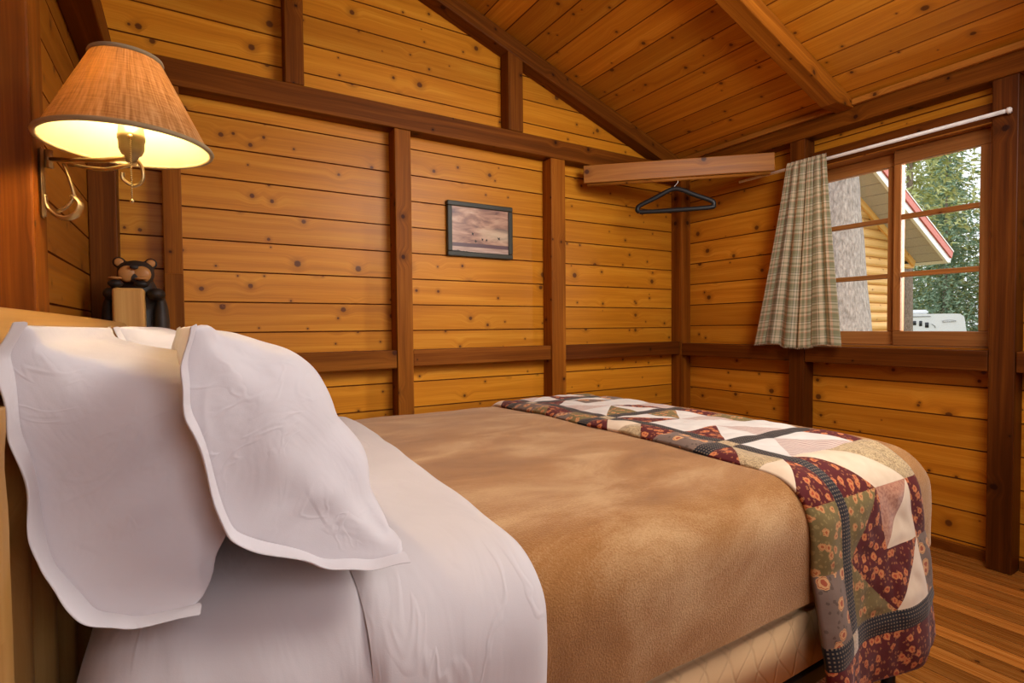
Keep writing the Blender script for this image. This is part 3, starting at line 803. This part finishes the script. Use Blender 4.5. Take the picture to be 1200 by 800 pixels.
def qpt(u, v, lower=False):
    y, z, s = P[NV - v]
    x = qx0 + u * g_ + .012 * noise.noise(Vector((v * .05, 1.7, 0))) * (1 if u < 22 else .5)
    hang = sm((.60 - z) / .30) if y < 1.3 else 0
    near = y < 1.2
    top = sm((z - ZT + .06) / .06)
    e = min(u, NU - u) / 3.0; edge = -.012 * (1 - min(1, e)) ** 2
    puff = .0055 * min(1, seam_d(u, v) / 3.0) + .004 * noise.noise(Vector((u * .18, v * .18, 0)))
    big = .007 * noise.noise(Vector((u * .07 + 3, v * .06, 4)))
    h = puff + big + edge
    yy = y; zz = z + crown(x, y) * top
    if near:
        yy += -h * (1 - top) - hang * (.022 + .016 * math.sin(u * .23 + 1.0) + .010 * u / NU)
        x += hang * (.045 * (u / NU - .1))
    else: yy += h * (1 - top)
    zz += h * top + (.0 if lower else 0)
    return Vector((x, yy, zz))
bm = bmesh.new(); uvl = bm.loops.layers.uv.verify()
V = [[bm.verts.new(qpt(u, v)) for v in range(NV + 1)] for u in range(NU + 1)]
for u in range(NU):
    for v in range(NV):
        a, b, d = fab(u, v)
        q = [(u, v), (u + 1, v), (u + 1, v + 1), (u, v + 1)]
        tris = [((q[0], q[1], q[2]), a), ((q[0], q[2], q[3]), b)] if d == 0 else [((q[0], q[1], q[3]), a), ((q[1], q[2], q[3]), b)]
        if a == b: tris = [(tuple(q), a)]
        for t, k in tris:
            f = bm.faces.new([V[i][j] for i, j in t]); f.material_index = KI[k]
            for l, (i, j) in zip(f.loops, t): l[uvl].uv = (i * g_, j * g_)
qo = mesh_obj('quilt', bm, [Q[k] for k in keys], sub=1)
m = qo.modifiers.new('th', 'SOLIDIFY'); m.thickness = .014; m.offset = 1 if False else -1
tag(qo, 'folded patchwork quilt in burgundy, cream and navy check laid across the foot of the bed', 'quilt')

# ------------------------------------------------------------------ wall lamp
lx, ly, lz = -.073, 1.075, 1.338
lamp = thing('wall_lamp', 'lit brass swing-arm wall lamp with brown burlap shade on the post above the pillows', 'lamp', (-.21, 1.2, 1.27))
bm = bmesh.new(); Rb, Rt, H = .117, .047, .142
lathe_bm(bm, [(Rb, 0), (lerp(Rb, Rt, .33), H * .33), (lerp(Rb, Rt, .66), H * .66), (Rt, H)], (lx, ly, lz), 64); sh = mesh_obj('lamp_shade', bm, SHADE, lamp)
bm = bmesh.new(); lathe_bm(bm, [(Rb - .0025, .001), (Rt - .0025, H - .001)], (lx, ly, lz), 64); mesh_obj('shade_lining', bm, LINER, sh)
for zz, rr in ((.002, Rb), (H - .002, Rt)):
    bm = bmesh.new(); tube_bm(bm, [(lx + (rr + .0005) * math.cos(a), ly + (rr + .0005) * math.sin(a), lz + zz) for a in [2 * PI * k / 64 for k in range(65)]], .0042, 8, cap=False)
    mesh_obj('shade_trim', bm, TRIMB, sh)
bm = bmesh.new()
for k in range(3):
    a = 2 * PI * k / 3 + .5; tube_bm(bm, [(lx, ly, lz + H - .012), (lx + (Rt - .004) * math.cos(a), ly + (Rt - .004) * math.sin(a), lz + H - .004)], .0013, 6)
mesh_obj('shade_spider', bm, BRASS, sh)
bm = bmesh.new(); lathe_bm(bm, [(0, -.030), (.008, -.030), (.010, -.020), (.014, -.018), (.0175, -.010), (.018, .004), (.0192, .005), (.0192, .012), (.018, .013), (.0165, .030), (0, .031)], (lx + .004, ly - .004, lz + .005), 24); mesh_obj('socket', bm, IVORY, lamp)
bm = bmesh.new(); lathe_bm(bm, [(.0, .030), (.013, .032), (.015, .045), (.026, .062), (.030, .078), (.027, .094), (.016, .105), (.0, .108)], (lx + .004, ly - .004, lz + .005), 24); mesh_obj('bulb', bm, BULB, lamp)
bm = bmesh.new(); kx, ky = lx + .004, ly - .004 - .0205
for k in range(30): bmesh.ops.create_icosphere(bm, subdivisions=1, radius=.0016, matrix=Matrix.Translation((kx, ky, lz + .007 - k * .0033)))
bmesh.ops.create_icosphere(bm, subdivisions=2, radius=.0032, matrix=Matrix.Translation((kx, ky, lz + .007 - 30 * .0033)))
bmesh.ops.create_icosphere(bm, subdivisions=2, radius=.0042, matrix=Matrix.Translation((kx, ky + .002, lz + .010)))
mesh_obj('pull_chain', bm, BRASS, lamp)
# bracket on the post and arms
px, py = -.207, 1.214
bm = bmesh.new(); rbox(bm, (-.2095, py - .009, 1.235), (-.202, py + .009, 1.355), .003, 2); mesh_obj('wall_bracket', bm, BRASS, lamp)
J = (-.196, py, 1.337); S = (lx + .004, ly - .004, lz - .018)
bm = bmesh.new(); tube_bm(bm, [J, (lerp(J[0], S[0], .25), lerp(J[1], S[1], .25), 1.330), (lerp(J[0], S[0], .7), lerp(J[1], S[1], .7), lz - .016), S], .0042, 10)
tube_bm(bm, [(J[0], J[1], 1.322), (J[0], J[1], 1.352)], .0065, 10)
mesh_obj('arm', bm, BRASS, lamp)
bm = bmesh.new(); tube_bm(bm, catmull([(J[0] + .03, J[1] - .02, 1.326), (J[0] + .08, J[1] - .075, 1.312), (S[0] - .02, S[1] + .01, lz - .034), (S[0] + .005, S[1], lz - .026), S], 6), .0032, 8); mesh_obj('brace', bm, BRASS, lamp)
bm = bmesh.new(); tube_bm(bm, catmull([(J[0] + .022, py - .014, 1.328), (J[0] + .030, py - .016, 1.300), (J[0] + .034, py - .014, 1.275), (J[0] + .026, py - .012, 1.258), (J[0] + .010, py - .006, 1.246)], 8), .0030, 8, flat=1.8)
tube_bm(bm, catmull([(-.203, py, 1.275), (-.199, py, 1.252), (-.180, py - .006, 1.236), (-.160, py - .012, 1.243), (-.153, py - .014, 1.262), (-.164, py - .012, 1.277)], 8), .0034, 8, flat=2.2)
mesh_obj('scroll', bm, BRASS, lamp)
bm = bmesh.new(); tube_bm(bm, catmull([S, (S[0] + .012, S[1], lz - .028), (S[0] + .014, S[1], lz - .052), (S[0] + .002, S[1] + .004, lz - .062), (S[0] - .012, S[1] + .004, lz - .054), (S[0] - .013, S[1] + .003, lz - .043)], 8), .0027, 8, flat=1.6); mesh_obj('end_scroll', bm, BRASS, lamp)

# ------------------------------------------------------------------ framed picture
pic = thing('framed_picture', 'small dark-framed landscape picture of birds over water hung between two wall studs', 'picture', (1.39, YB, 1.42))
fx0, fx1, fz0, fz1 = 1.180, 1.578, 1.416, 1.706; fy = YB - .026
mb = MB(); w = .026
mb.box((fx0, fy, fz0), (fx1, YB - .001, fz0 + w)); mb.box((fx0, fy, fz1 - w), (fx1, YB - .001, fz1)); mb.box((fx0, fy, fz0 + w), (fx0 + w, YB - .001, fz1 - w)); mb.box((fx1 - w, fy, fz0 + w), (fx1, YB - .001, fz1 - w))
mb.build('frame', FRAMEM, pic, bevel=.004)
def art_mat():
    g = G('sunset_print'); sx = g.n('SeparateXYZ', {0: g.uv()}); u, v = sx.outputs[0], sx.outputs[1]
    n = g.noise(g.mapping(g.uv(), (2.4, 6.5, 1)), 1, 5, .6, .6)
    sky = g.ramp(n, [(.32, (.16, .085, .075)), (.45, (.37, .20, .14)), (.56, (.55, .33, .22)), (.70, (.66, .47, .33))])
    glow = g.math('MULTIPLY', g.math('SUBTRACT', 1, g.step(g.math('ABSOLUTE', g.math('SUBTRACT', v, .42)), 0, .22)), g.step(u, .35, .8))
    sky = g.mix(g.math('MULTIPLY', glow, .55), sky, (.74, .62, .42))
    lake = g.ramp(g.noise(g.mapping(g.uv(), (3, 30, 1)), 1, 3), [(.35, (.42, .27, .21)), (.65, (.62, .45, .36))])
    c = g.mix(g.math('LESS_THAN', v, .13), sky, lake)
    shore = g.math('MULTIPLY', g.math('GREATER_THAN', v, .125), g.math('LESS_THAN', v, .205))
    c = g.mix(shore, c, (.13, .075, .085))
    reed = g.math('LESS_THAN', v, g.math('MULTIPLY', g.noise(g.mapping(g.uv(), (14, 1, 1)), 1, 3), g.math('MULTIPLY', g.math('SUBTRACT', .62, u), .14)))
    c = g.mix(reed, c, (.035, .025, .02))
    return g.fin(c, .3, .5)
ART = art_mat(); mb = MB()
mb.face([(fx0 + w - .003, fy + .010, fz0 + w - .003), (fx1 - w + .003, fy + .010, fz0 + w - .003), (fx1 - w + .003, fy + .010, fz1 - w + .003), (fx0 + w - .003, fy + .010, fz1 - w + .003)], [(0, 0), (1, 0), (1, 1), (0, 1)], .5, 0)
def bird(cx, cz, s, a):
    pts = [(-1, .1), (-.4, .25), (.05, 1.2), (.25, .35), (1.0, .15), (.3, -.1), (-.2, -.9), (-.25, -.1)]
    mb.face([(cx + s * (x * math.cos(a) - z * math.sin(a)), fy + .0095, cz + s * (x * math.sin(a) + z * math.cos(a))) for x, z in pts], None, .5, 1)
aw, ah = fx1 - fx0 - 2 * w, fz1 - fz0 - 2 * w
for u, v, s, a in ((.36, .41, .011, .6), (.41, .25, .011, .3), (.53, .30, .010, .5), (.60, .29, .010, -.4), (.83, .35, .012, .9)):
    bird(fx0 + w + aw * u, fz0 + w + ah * v, s, a)
mb.build('print', [ART, BLACKP], pic)

# ------------------------------------------------------------------ closet board, rod, hanger
Ld, Rd = Vector((2.030, 2.505, 0)), Vector((2.868, 1.826, 0)); dv = (Rd - Ld); dl = dv.length; ang2 = math.atan2(dv.y, dv.x)
M = Matrix.Translation((Ld.x, Ld.y, 1.884)) @ Matrix.Rotation(ang2, 4, 'Z') @ Matrix.Rotation(-math.atan(.022), 4, 'Y') @ Matrix.Translation((0, 0, -1.884))
mb = MB(); mb.box((0, 0, 1.884), (dl - .006, .020, 1.988), 0, M)
cb = mb.build('corner_board', TIMBER_L, bevel=.004); tag(cb, 'diagonal wooden board spanning the corner of the room above the black hanger', 'board')
A = M @ Vector((.02, .012, 1.8735)); B2 = M @ Vector((dl - .03, .012, 1.8735))
ro = tube('closet_rod', [A, B2], .0095, TIMBER_L, seg=14); tag(ro, 'thin wooden clothes rod running along the underside of the diagonal corner board', 'rod')
hc = Vector((2.490, 2.230, 0)); hd = Vector((.667, -.745, 0))
tpt = A + (B2 - A) * .49; hc = Vector((tpt.x, tpt.y, 0))
hg = thing('clothes_hanger', 'black plastic clothes hanger hanging from the corner rod', 'hanger', (hc.x, hc.y, 1.86))
hp = lambda a, z: hc + hd * a + Vector((0, 0, z))
bm = bmesh.new()
tube_bm(bm, catmull([hp(-.20, 1.712), hp(-.212, 1.724), hp(-.200, 1.748), hp(-.11, 1.788), hp(-.04, 1.822), hp(0, 1.832), hp(.04, 1.822), hp(.11, 1.788), hp(.200, 1.748), hp(.212, 1.724), hp(.20, 1.712), hp(.1, 1.709), hp(0, 1.709), hp(-.1, 1.709), hp(-.20, 1.712)], 6), .0135, 10, cap=False, flat=.7)
mesh_obj('shoulder_bar', bm, BLACKP, hg)
bm = bmesh.new(); tube_bm(bm, catmull([hp(0, 1.828), hp(0, 1.848), hp(.010, 1.858), hp(.017, 1.872), hp(.013, 1.888), hp(0, 1.8972), hp(-.013, 1.889), hp(-.016, 1.876)], 6), .0022, 8); mesh_obj('hook', bm, STEEL, hg)

# ------------------------------------------------------------------ curtain and rod
rod = thing('curtain_rod', 'slim white curtain rod slanting across the top of the window', 'curtain rod', (2.852, 1.43, 1.89))
bm = bmesh.new(); rbox(bm, (2.846, .828, 1.885), (2.856, 2.055, 1.901), .003, 2); mesh_obj('rod', bm, WHITEP, rod)
bm = bmesh.new(); rbox(bm, (2.843, .812, 1.882), (2.8695, .830, 1.904), .004, 2); mesh_obj('end_bracket', bm, WHITEP, rod)
bm = bmesh.new(); rbox(bm, (2.8565, 1.700, 1.886), (2.8695, 1.720, 1.900), .002, 2); mesh_obj('end_bracket', bm, WHITEP, rod)
cu = thing('curtain', 'green and cream plaid curtain panel pushed to the left of the window', 'curtain', (2.84, 1.7, .92))
bm = bmesh.new(); uvl = bm.loops.layers.uv.verify(); nu, nv = 90, 60; CW = .92
def cpt(i, j):
    u = i / nu; t = j / nv                          # t: 0 top, 1 bottom
    zt = 1.922 - t * (1.000 - .012 * math.sin(u * 9)); 
    yt = lerp(1.745, 1.540, u); ybm = lerp(1.915, 1.462, u) 
    k = t ** 1.15; y = lerp(yt, ybm, k)
    amp = lerp(.009, .026, min(1, t * 1.5))
    ph = u * 2 * PI * 5.5 + .7 * math.sin(u * 7) + .5 * t * math.sin(u * 11)
    x = 2.838 - amp * .6 * (math.sin(ph) + .35 * math.sin(ph * 2.3 + 1)) - .012 * t
    y += .010 * math.cos(ph) * (.4 + t)
    if t < .03: x = lerp(2.851 - .007 - .004 * math.sin(u * 90), x, t / .03)
    return (x, y, zt), (u * CW, t * 1.0)
grid = [[cpt(i, j) for j in range(nv + 1)] for i in range(nu + 1)]
VV = [[bm.verts.new(grid[i][j][0]) for j in range(nv + 1)] for i in range(nu + 1)]
for i in range(nu):
    for j in range(nv):
        f = bm.faces.new((VV[i][j], VV[i][j + 1], VV[i + 1][j + 1], VV[i + 1][j]))
        for l, (a, b) in zip(f.loops, ((i, j), (i, j + 1), (i + 1, j + 1), (i + 1, j))): l[uvl].uv = grid[a][b][1]
co = mesh_obj('cloth', bm, PLAID, cu, sub=1); m = co.modifiers.new('t', 'SOLIDIFY'); m.thickness = .0012
bm = bmesh.new()
for k in range(120):
    i = (k + .5) / 120 * nu; a = Vector(grid[int(i)][nv][0]); b = Vector(grid[min(int(i) + 1, nu)][nv][0]); p = a + (b - a) * (i - int(i))
    tube_bm(bm, [p + Vector((0, 0, .003)), p + Vector((random.uniform(-.002, .002), random.uniform(-.002, .002), -.007))], .0009, 4)
mesh_obj('fringe', bm, PLAID, cu)

# ------------------------------------------------------------------ outside
mb = MB()
n = 12
for i in range(n):
    for j in range(n):
        f = lambda a, b: (3.3 + a * 60 / n, -25 + b * 70 / n, -.45 - .042 * (a * 60 / n))
        mb.face([f(i, j), f(i + 1, j), f(i + 1, j + 1), f(i, j + 1)], [(0, 0)] * 4)
go = mb.build('ground', GROUND, smooth=True); tag(go, kind='structure')
def gz(x): return -.45 - .042 * (x - 3.3)
# big trunk close to the window
tt = thing('pine_trunk', 'thick grey bark tree trunk just outside the left window panes', 'tree', (5.5, 2.93, gz(5.5)))
bm = bmesh.new(); pts = [(5.5, 2.925 + .035 * (z - 1), z) for z in [gz(5.5) - .1 + k * .25 for k in range(22)]]
tube_bm(bm, pts, [.40 + .25 * math.exp(-k * .5) - .010 * k for k in range(22)], 28)
for v in bm.verts: 
    nn = noise.noise(v.co * 4) * .02; v.co.x += nn; v.co.y += nn
mesh_obj('trunk', bm, BARK, tt)
bm = bmesh.new()
for k in range(7):
    a = random.uniform(0, 6.28); z = 3.2 + k * .22; c = Vector((5.5, 2.87, z)); d = Vector((math.cos(a), math.sin(a), -.15))
    tube_bm(bm, [c + d * .25, c + d * .9, c + d * 1.7 + Vector((0, 0, -.2))], [.03, .02, .008], 6)
mesh_obj('branches', bm, BARK_T, tt)

# neighbouring cabin: its gable faces the side of our window
YW, YO = 5.0, 4.5
PIT = .478
def rk(x): return 3.245 - PIT * (x - 10.42)      # underside of the roof
XRG, XEV = 9.1, 12.55
def rk2(x): return rk(x) if x >= XRG else rk(2 * XRG - x)
cab = thing('log_cabin', 'neighbouring log cabin with grey soffit, white trim and red fascia beyond the trunk', 'cabin', (9.1, 7, gz(10)))
bm = bmesh.new(); uvl = bm.loops.layers.uv.verify()
hh = .17; z = gz(10) - .4
while z < rk(XRG) - .02:
    ou = random.uniform(0, 50); xe0 = 11.55 if z < 2.15 else 12.9
    for k in range(6):
        a0, a1 = -PI / 2 + PI * k / 6, -PI / 2 + PI * (k + 1) / 6
        q0, q1 = z + hh / 2 + hh / 2 * math.sin(a0), z + hh / 2 + hh / 2 * math.sin(a1)
        w0, w1 = YW + .06 - .06 * math.cos(a0), YW + .06 - .06 * math.cos(a1)
        e0, e1 = [max(XRG + .001, min(xe0, 10.42 + (3.245 - q) / PIT)) for q in (q0, q1)]
        b0, b1 = 2 * XRG - min(e0, 11.55), 2 * XRG - min(e1, 11.55)
        vs = [bm.verts.new(p) for p in ((b0, w0, q0), (e0, w0, q0), (e1, w1, q1), (b1, w1, q1))]
        f = bm.faces.new(vs)
        for l, uv in zip(f.loops, ((0, q0), (3, q0), (3, q1), (0, q1))): l[uvl].uv = (uv[0] + ou, uv[1] + ou)
    z += hh
mesh_obj('gable_wall', bm, CABINW, cab)
mb = MB(); mb.box((11.43, YW + .06, gz(10) - .4), (11.55, 12, rk(11.55)), 1); mb.build('side_wall', CABINW, cab)
mb = MB(); mb.box((2 * XRG - 11.55, YW + .06, gz(10) - .4), (2 * XRG - 11.43, 12, rk(11.55)), 1); mb.build('side_wall', CABINW, cab)
mb = MB(); mb.box((11.56, YW + .01, 2.14), (12.5, YW + .14, 2.20), 0); mb.build('porch_beam', CABINW, cab)
ra = math.atan(PIT); RL = (XEV - XRG) / math.cos(ra)
for mir in (False, True):
    base = Matrix.Translation((XRG, 0, rk(XRG))) @ Matrix.Rotation(ra, 4, 'Y')
    if mir: base = Matrix.Translation((2 * XRG, 0, 0)) @ Matrix.Diagonal((-1, 1, 1, 1)) @ base
    def rb(name, mat, l0, l1, ya, yb, t0, t1):
        m_ = MB(); m_.box((l0, ya, t0), (l1, yb, t1), 0, base); return m_.build(name, mat, cab)
    rb('roof', ROOFM, 0, RL + .05, YO - .02, 12.4, .20, .24)
    sf = MB(); k = RL - .05
    while k > .3: sf.box((k - .284, YO + .02, 0), (k, YW + .02, .02), 1, base); k -= .30
    sf.build('soffit', SOFFIT, cab)
    rb('soffit_backing', DARKMETAL, 0, RL, YO + .02, 12.3, .021, .05)
    rb('bargeboard', WHITE, 0, RL + .03, YO - .03, YO + .02, -.03, .085)
    rb('fascia', RED, 0, RL + .05, YO - .06, YO - .01, .085, .215)
    rb('drip_edge', WHITE, 0, RL + .05, YO - .07, YO - .01, .216, .236)
    rb('rake_trim', CABINW, .2, RL - .1, YW - .03, YW + .02, -.12, -.001)
    rb('gutter', WHITE, RL + .0, RL + .12, YO - .02, 12.3, .02, .12)

# trailer far away
rv = thing('camper_trailer', 'white camper trailer parked among the trees seen low in the right window panes', 'trailer', (24, 9.6, gz(24)))
bm = bmesh.new()
sec = [(8.00, .10), (8.06, .75), (8.13, 1.27), (8.24, 1.365), (8.4, 1.38), (13.5, 1.40), (13.8, 1.30), (13.8, -.9), (8.35, -.9), (8.1, -.5)]
fv = [bm.verts.new((24, y, z)) for y, z in sec]; bv = [bm.verts.new((26.4, y, z)) for y, z in sec]
bm.faces.new(fv); bm.faces.new(bv[::-1])
for k in range(len(sec)): bm.faces.new((fv[k], bv[k], bv[(k + 1) % len(sec)], fv[(k + 1) % len(sec)]))
bmesh.ops.recalc_face_normals(bm, faces=bm.faces); mesh_obj('body', bm, RVW, rv, smooth=False)
bm = bmesh.new(); rbox(bm, (24.7, 9.2, 1.39), (25.6, 9.85, 1.56), .05, 3); mesh_obj('roof_unit', bm, RVW, rv)
for ya, yb_, za, zb_ in ((9.16, 9.27, .86, 1.06), (9.36, 9.45, .92, 1.12), (9.54, 9.65, .96, 1.12)):
    bm = bmesh.new(); rbox(bm, (23.975, ya, za), (24.01, yb_, zb_), .008, 2); mesh_obj('window', bm, RVD, rv)
bm = bmesh.new(); rbox(bm, (23.97, 9.1, 1.275), (24.0, 9.75, 1.305), .006, 2); mesh_obj('awning_rail', bm, RVG, rv)
bm = bmesh.new()
tube_bm(bm, [(23.985, 8.56 + .21 * math.cos(a), 1.09 + .055 * math.sin(a)) for a in [.1 + k * 2.9 / 14 for k in range(15)]], .006, 6)
for k in range(9): tube_bm(bm, [(23.985, 8.74 - k * .045, 1.045 + .004 * k), (23.985, 8.735 - k * .045, 1.085 + .003 * k + (.02 if k == 0 else 0))], .012, 6)
mesh_obj('emblem', bm, RVG, rv)
bm = bmesh.new(); tube_bm(bm, [(23.985, 9.07, 1.0), (23.985, 8.98, .93), (23.985, 8.96, .85)], .012, 6); mesh_obj('stripe', bm, RVG, rv); rv.rotation_euler.z = math.radians(20)
for ya in (10.9, 11.8):
    bm = bmesh.new(); tube_bm(bm, [(23.98, ya, -.95), (24.25, ya, -.95)], .35, 20); mesh_obj('wheel', bm, RVD, rv)

# conifers
def conifer_mesh(h, r, leaf, seed, n_whorl, droop=.25, bare=.12, dens=1.0):
    rnd = random.Random(seed)
    t = bmesh.new(); tube_bm(t, [(0, 0, h * k / 8) for k in range(9)], [.13 * (1 - k / 8.5) * h / 12 + .01 for k in range(9)], 8)
    fm = MB()
    for w in range(n_whorl):
        f = w / n_whorl; z = h * (bare + (1 - bare) * f); rr = r * (1 - f) ** .75 * rnd.uniform(.75, 1.1) + .12
        nb = int((7 if f < .8 else 5))
        for b in range(nb):
            a = 2 * PI * b / nb + rnd.uniform(-.4, .4); L_ = rr * rnd.uniform(.7, 1.15)
            ca, sa = math.cos(a), math.sin(a)
            m_ = int((4 + L_ * 7) * dens)
            for k in range(m_):
                q = (k + rnd.random()) / m_; d = L_ * q
                cz_ = z - droop * d - .08 * d * d + rnd.uniform(-.08, .08)
                c = Vector((ca * d + rnd.uniform(-.2, .2) * (.3 + q), sa * d + rnd.uniform(-.2, .2) * (.3 + q), cz_))
                for e in range(3):
                    s = rnd.uniform(.10, .24); dr = Vector((rnd.uniform(-1, 1) + ca * .8, rnd.uniform(-1, 1) + sa * .8, rnd.uniform(-.9, .25))).normalized()
                    sd = dr.cross(Vector((rnd.uniform(-1, 1), rnd.uniform(-1, 1), 1))).normalized() * s * .22
                    fm.face([c - sd, c + dr * s, c + sd], [(0, 0)] * 3)
    return t, fm
kinds = [('tall dense green conifer', LEAF1, 13, 2.6, 46, .30), ('yellow-green pine with open sky gaps', LEAF2, 12, 2.6, 26, .12), ('blue-green fir', LEAF3, 10, 2.4, 40, .35), ('light green pine', LEAF2, 11, 2.9, 44, .2)]
protos = []
def make_tree(x, y, kind, label, sc=1.0, rot=0):
    nm, lf, h, r, nw, dr = kinds[kind]
    o = thing('conifer_tree', label, 'tree', (x, y, gz(x)), 'trees outside the window')
    if len(protos) <= kind or protos[kind] is None:
        while len(protos) <= kind: protos.append(None)
        t, fm = conifer_mesh(h, r, lf, 11 + kind * 7, nw, dr, bare=.42 if kind == 1 else .10, dens=.8 if kind == 1 else 1.0)
        me = bpy.data.meshes.new('trunk'); t.to_mesh(me); t.free(); me.materials.append(BARK_T)
        me2 = bpy.data.meshes.new('foliage'); me2.from_pydata(fm.v, [], fm.f); me2.materials.append(lf)
        protos[kind] = (me, me2)
    for nme, me in zip(('trunk', 'foliage'), protos[kind]):
        c = bpy.data.objects.new(nme, me); link(c, o)
    o.scale = (sc, sc, sc); o.rotation_euler = (0, 0, rot)
    return o
spots = [(17.5, 7.15, 1, 1.0), (20.5, 3.3, 2, .95), (29.5, 6.9, 0, 1.1), (29.5, 10.6, 2, 1.15), (30.5, 14.4, 0, 1.1), (35.5, 8.9, 0, 1.3), (36, 13.2, 2, 1.35), (27.5, 3.4, 0, 1.1), (36, 5.0, 2, 1.4), (37, 17.5, 0, 1.3), (33, 8.0, 3, 1.1), (33.5, 11.9, 3, 1.15), (40, 10.8, 3, 1.5), (41, 7.0, 0, 1.5), (33, 3.9, 3, 1.1), (41, 15.6, 3, 1.4), (42, 3.4, 2, 1.5)]
LBL = ['yellow-green pine with bare lower trunk in front of the far end of the trailer', 'blue-green fir close to the right edge of the window view',
       'dense green conifer behind the slanted nose of the camper trailer', 'fir rising directly behind the middle of the camper trailer', 'conifer behind the red fascia of the cabin roof',
       'tall conifer in the distance between the two trees behind the trailer', 'tall distant fir behind the cabin eave', 'green conifer behind the fir at the right edge of the window', 'tall distant fir right of the trailer nose', 'distant conifer behind the cabin roof', 'light green pine above the trailer nose', 'light green pine above the far half of the trailer', 'far light green pine in the gap between the two tall trees', 'farthest dark conifer right of the tall middle tree', 'light green pine beside the right window jamb', 'far light green pine behind the cabin fascia', 'farthest fir at the right edge of the window']
for (x, y, k, s), lb in zip(spots, LBL): make_tree(x, y, k, lb, s, random.uniform(0, 6))

# ------------------------------------------------------------------ camera
f_px, yaw, pitch, roll = 627.92, math.radians(31.302), math.radians(-1.5836), math.radians(-.5164)
fw = Vector((math.sin(yaw) * math.cos(pitch), math.cos(yaw) * math.cos(pitch), math.sin(pitch)))
rt = Vector((math.cos(yaw), -math.sin(yaw), 0)); up = rt.cross(fw)
rt2 = rt * math.cos(roll) + up * math.sin(roll); up2 = -rt * math.sin(roll) + up * math.cos(roll)
cam = bpy.data.cameras.new('camera'); co = bpy.data.objects.new('camera', cam); C.objects.link(co)
cam.sensor_width = 36; cam.lens = f_px / 1200 * 36; cam.clip_start = .02; cam.clip_end = 300
Mx = Matrix((rt2, up2, -fw)).transposed().to_4x4(); Mx.translation = (0, 0, 1.04); co.matrix_world = Mx
bpy.context.scene.camera = co

# ------------------------------------------------------------------ light
w = bpy.data.worlds.new('World'); bpy.context.scene.world = w; w.use_nodes = True
bg = w.node_tree.nodes['Background']; bg.inputs[0].default_value = (.90, .95, 1.0, 1); bg.inputs[1].default_value = 1.6
def area(name, loc, target, size, power, col, sy=None):
    l = bpy.data.lights.new(name, 'AREA'); l.energy = power; l.size = size; l.color = col
    if sy: l.shape = 'RECTANGLE'; l.size_y = sy
    o = bpy.data.objects.new(name, l); C.objects.link(o); o.location = loc
    o.rotation_euler = (Vector(target) - Vector(loc)).to_track_quat('-Z', 'Y').to_euler(); return o
area('ceiling_fill', (1.65, .30, 2.12), (1.25, 1.75, .7), 1.0, 36, (1, .95, .90), .8)
area('front_fill', (.45, -1.15, 1.65), (.25, 1.0, .9), 1.0, 13, (.96, .94, 1.0), .9)
sl = bpy.data.lights.new('daylight', 'SUN'); sl.energy = 2.4; sl.angle = math.radians(55); sl.color = (1, .96, .90)
so = bpy.data.objects.new('daylight', sl); C.objects.link(so); so.rotation_euler = Vector((-.80, .55, -.30)).to_track_quat('-Z', 'Y').to_euler()
area('window_daylight', (4.4, -.35, 2.0), (2.2, 1.55, 1.25), 1.3, 230, (1, .97, .92), 1.3)
s = bpy.context.scene
s.view_settings.view_transform = 'Standard'; s.view_settings.look = 'None'; s.view_settings.exposure = 0.10
s.cycles.max_bounces = 10; s.cycles.diffuse_bounces = 5; s.cycles.transparent_max_bounces = 16
s.cycles.sample_clamp_indirect = 6
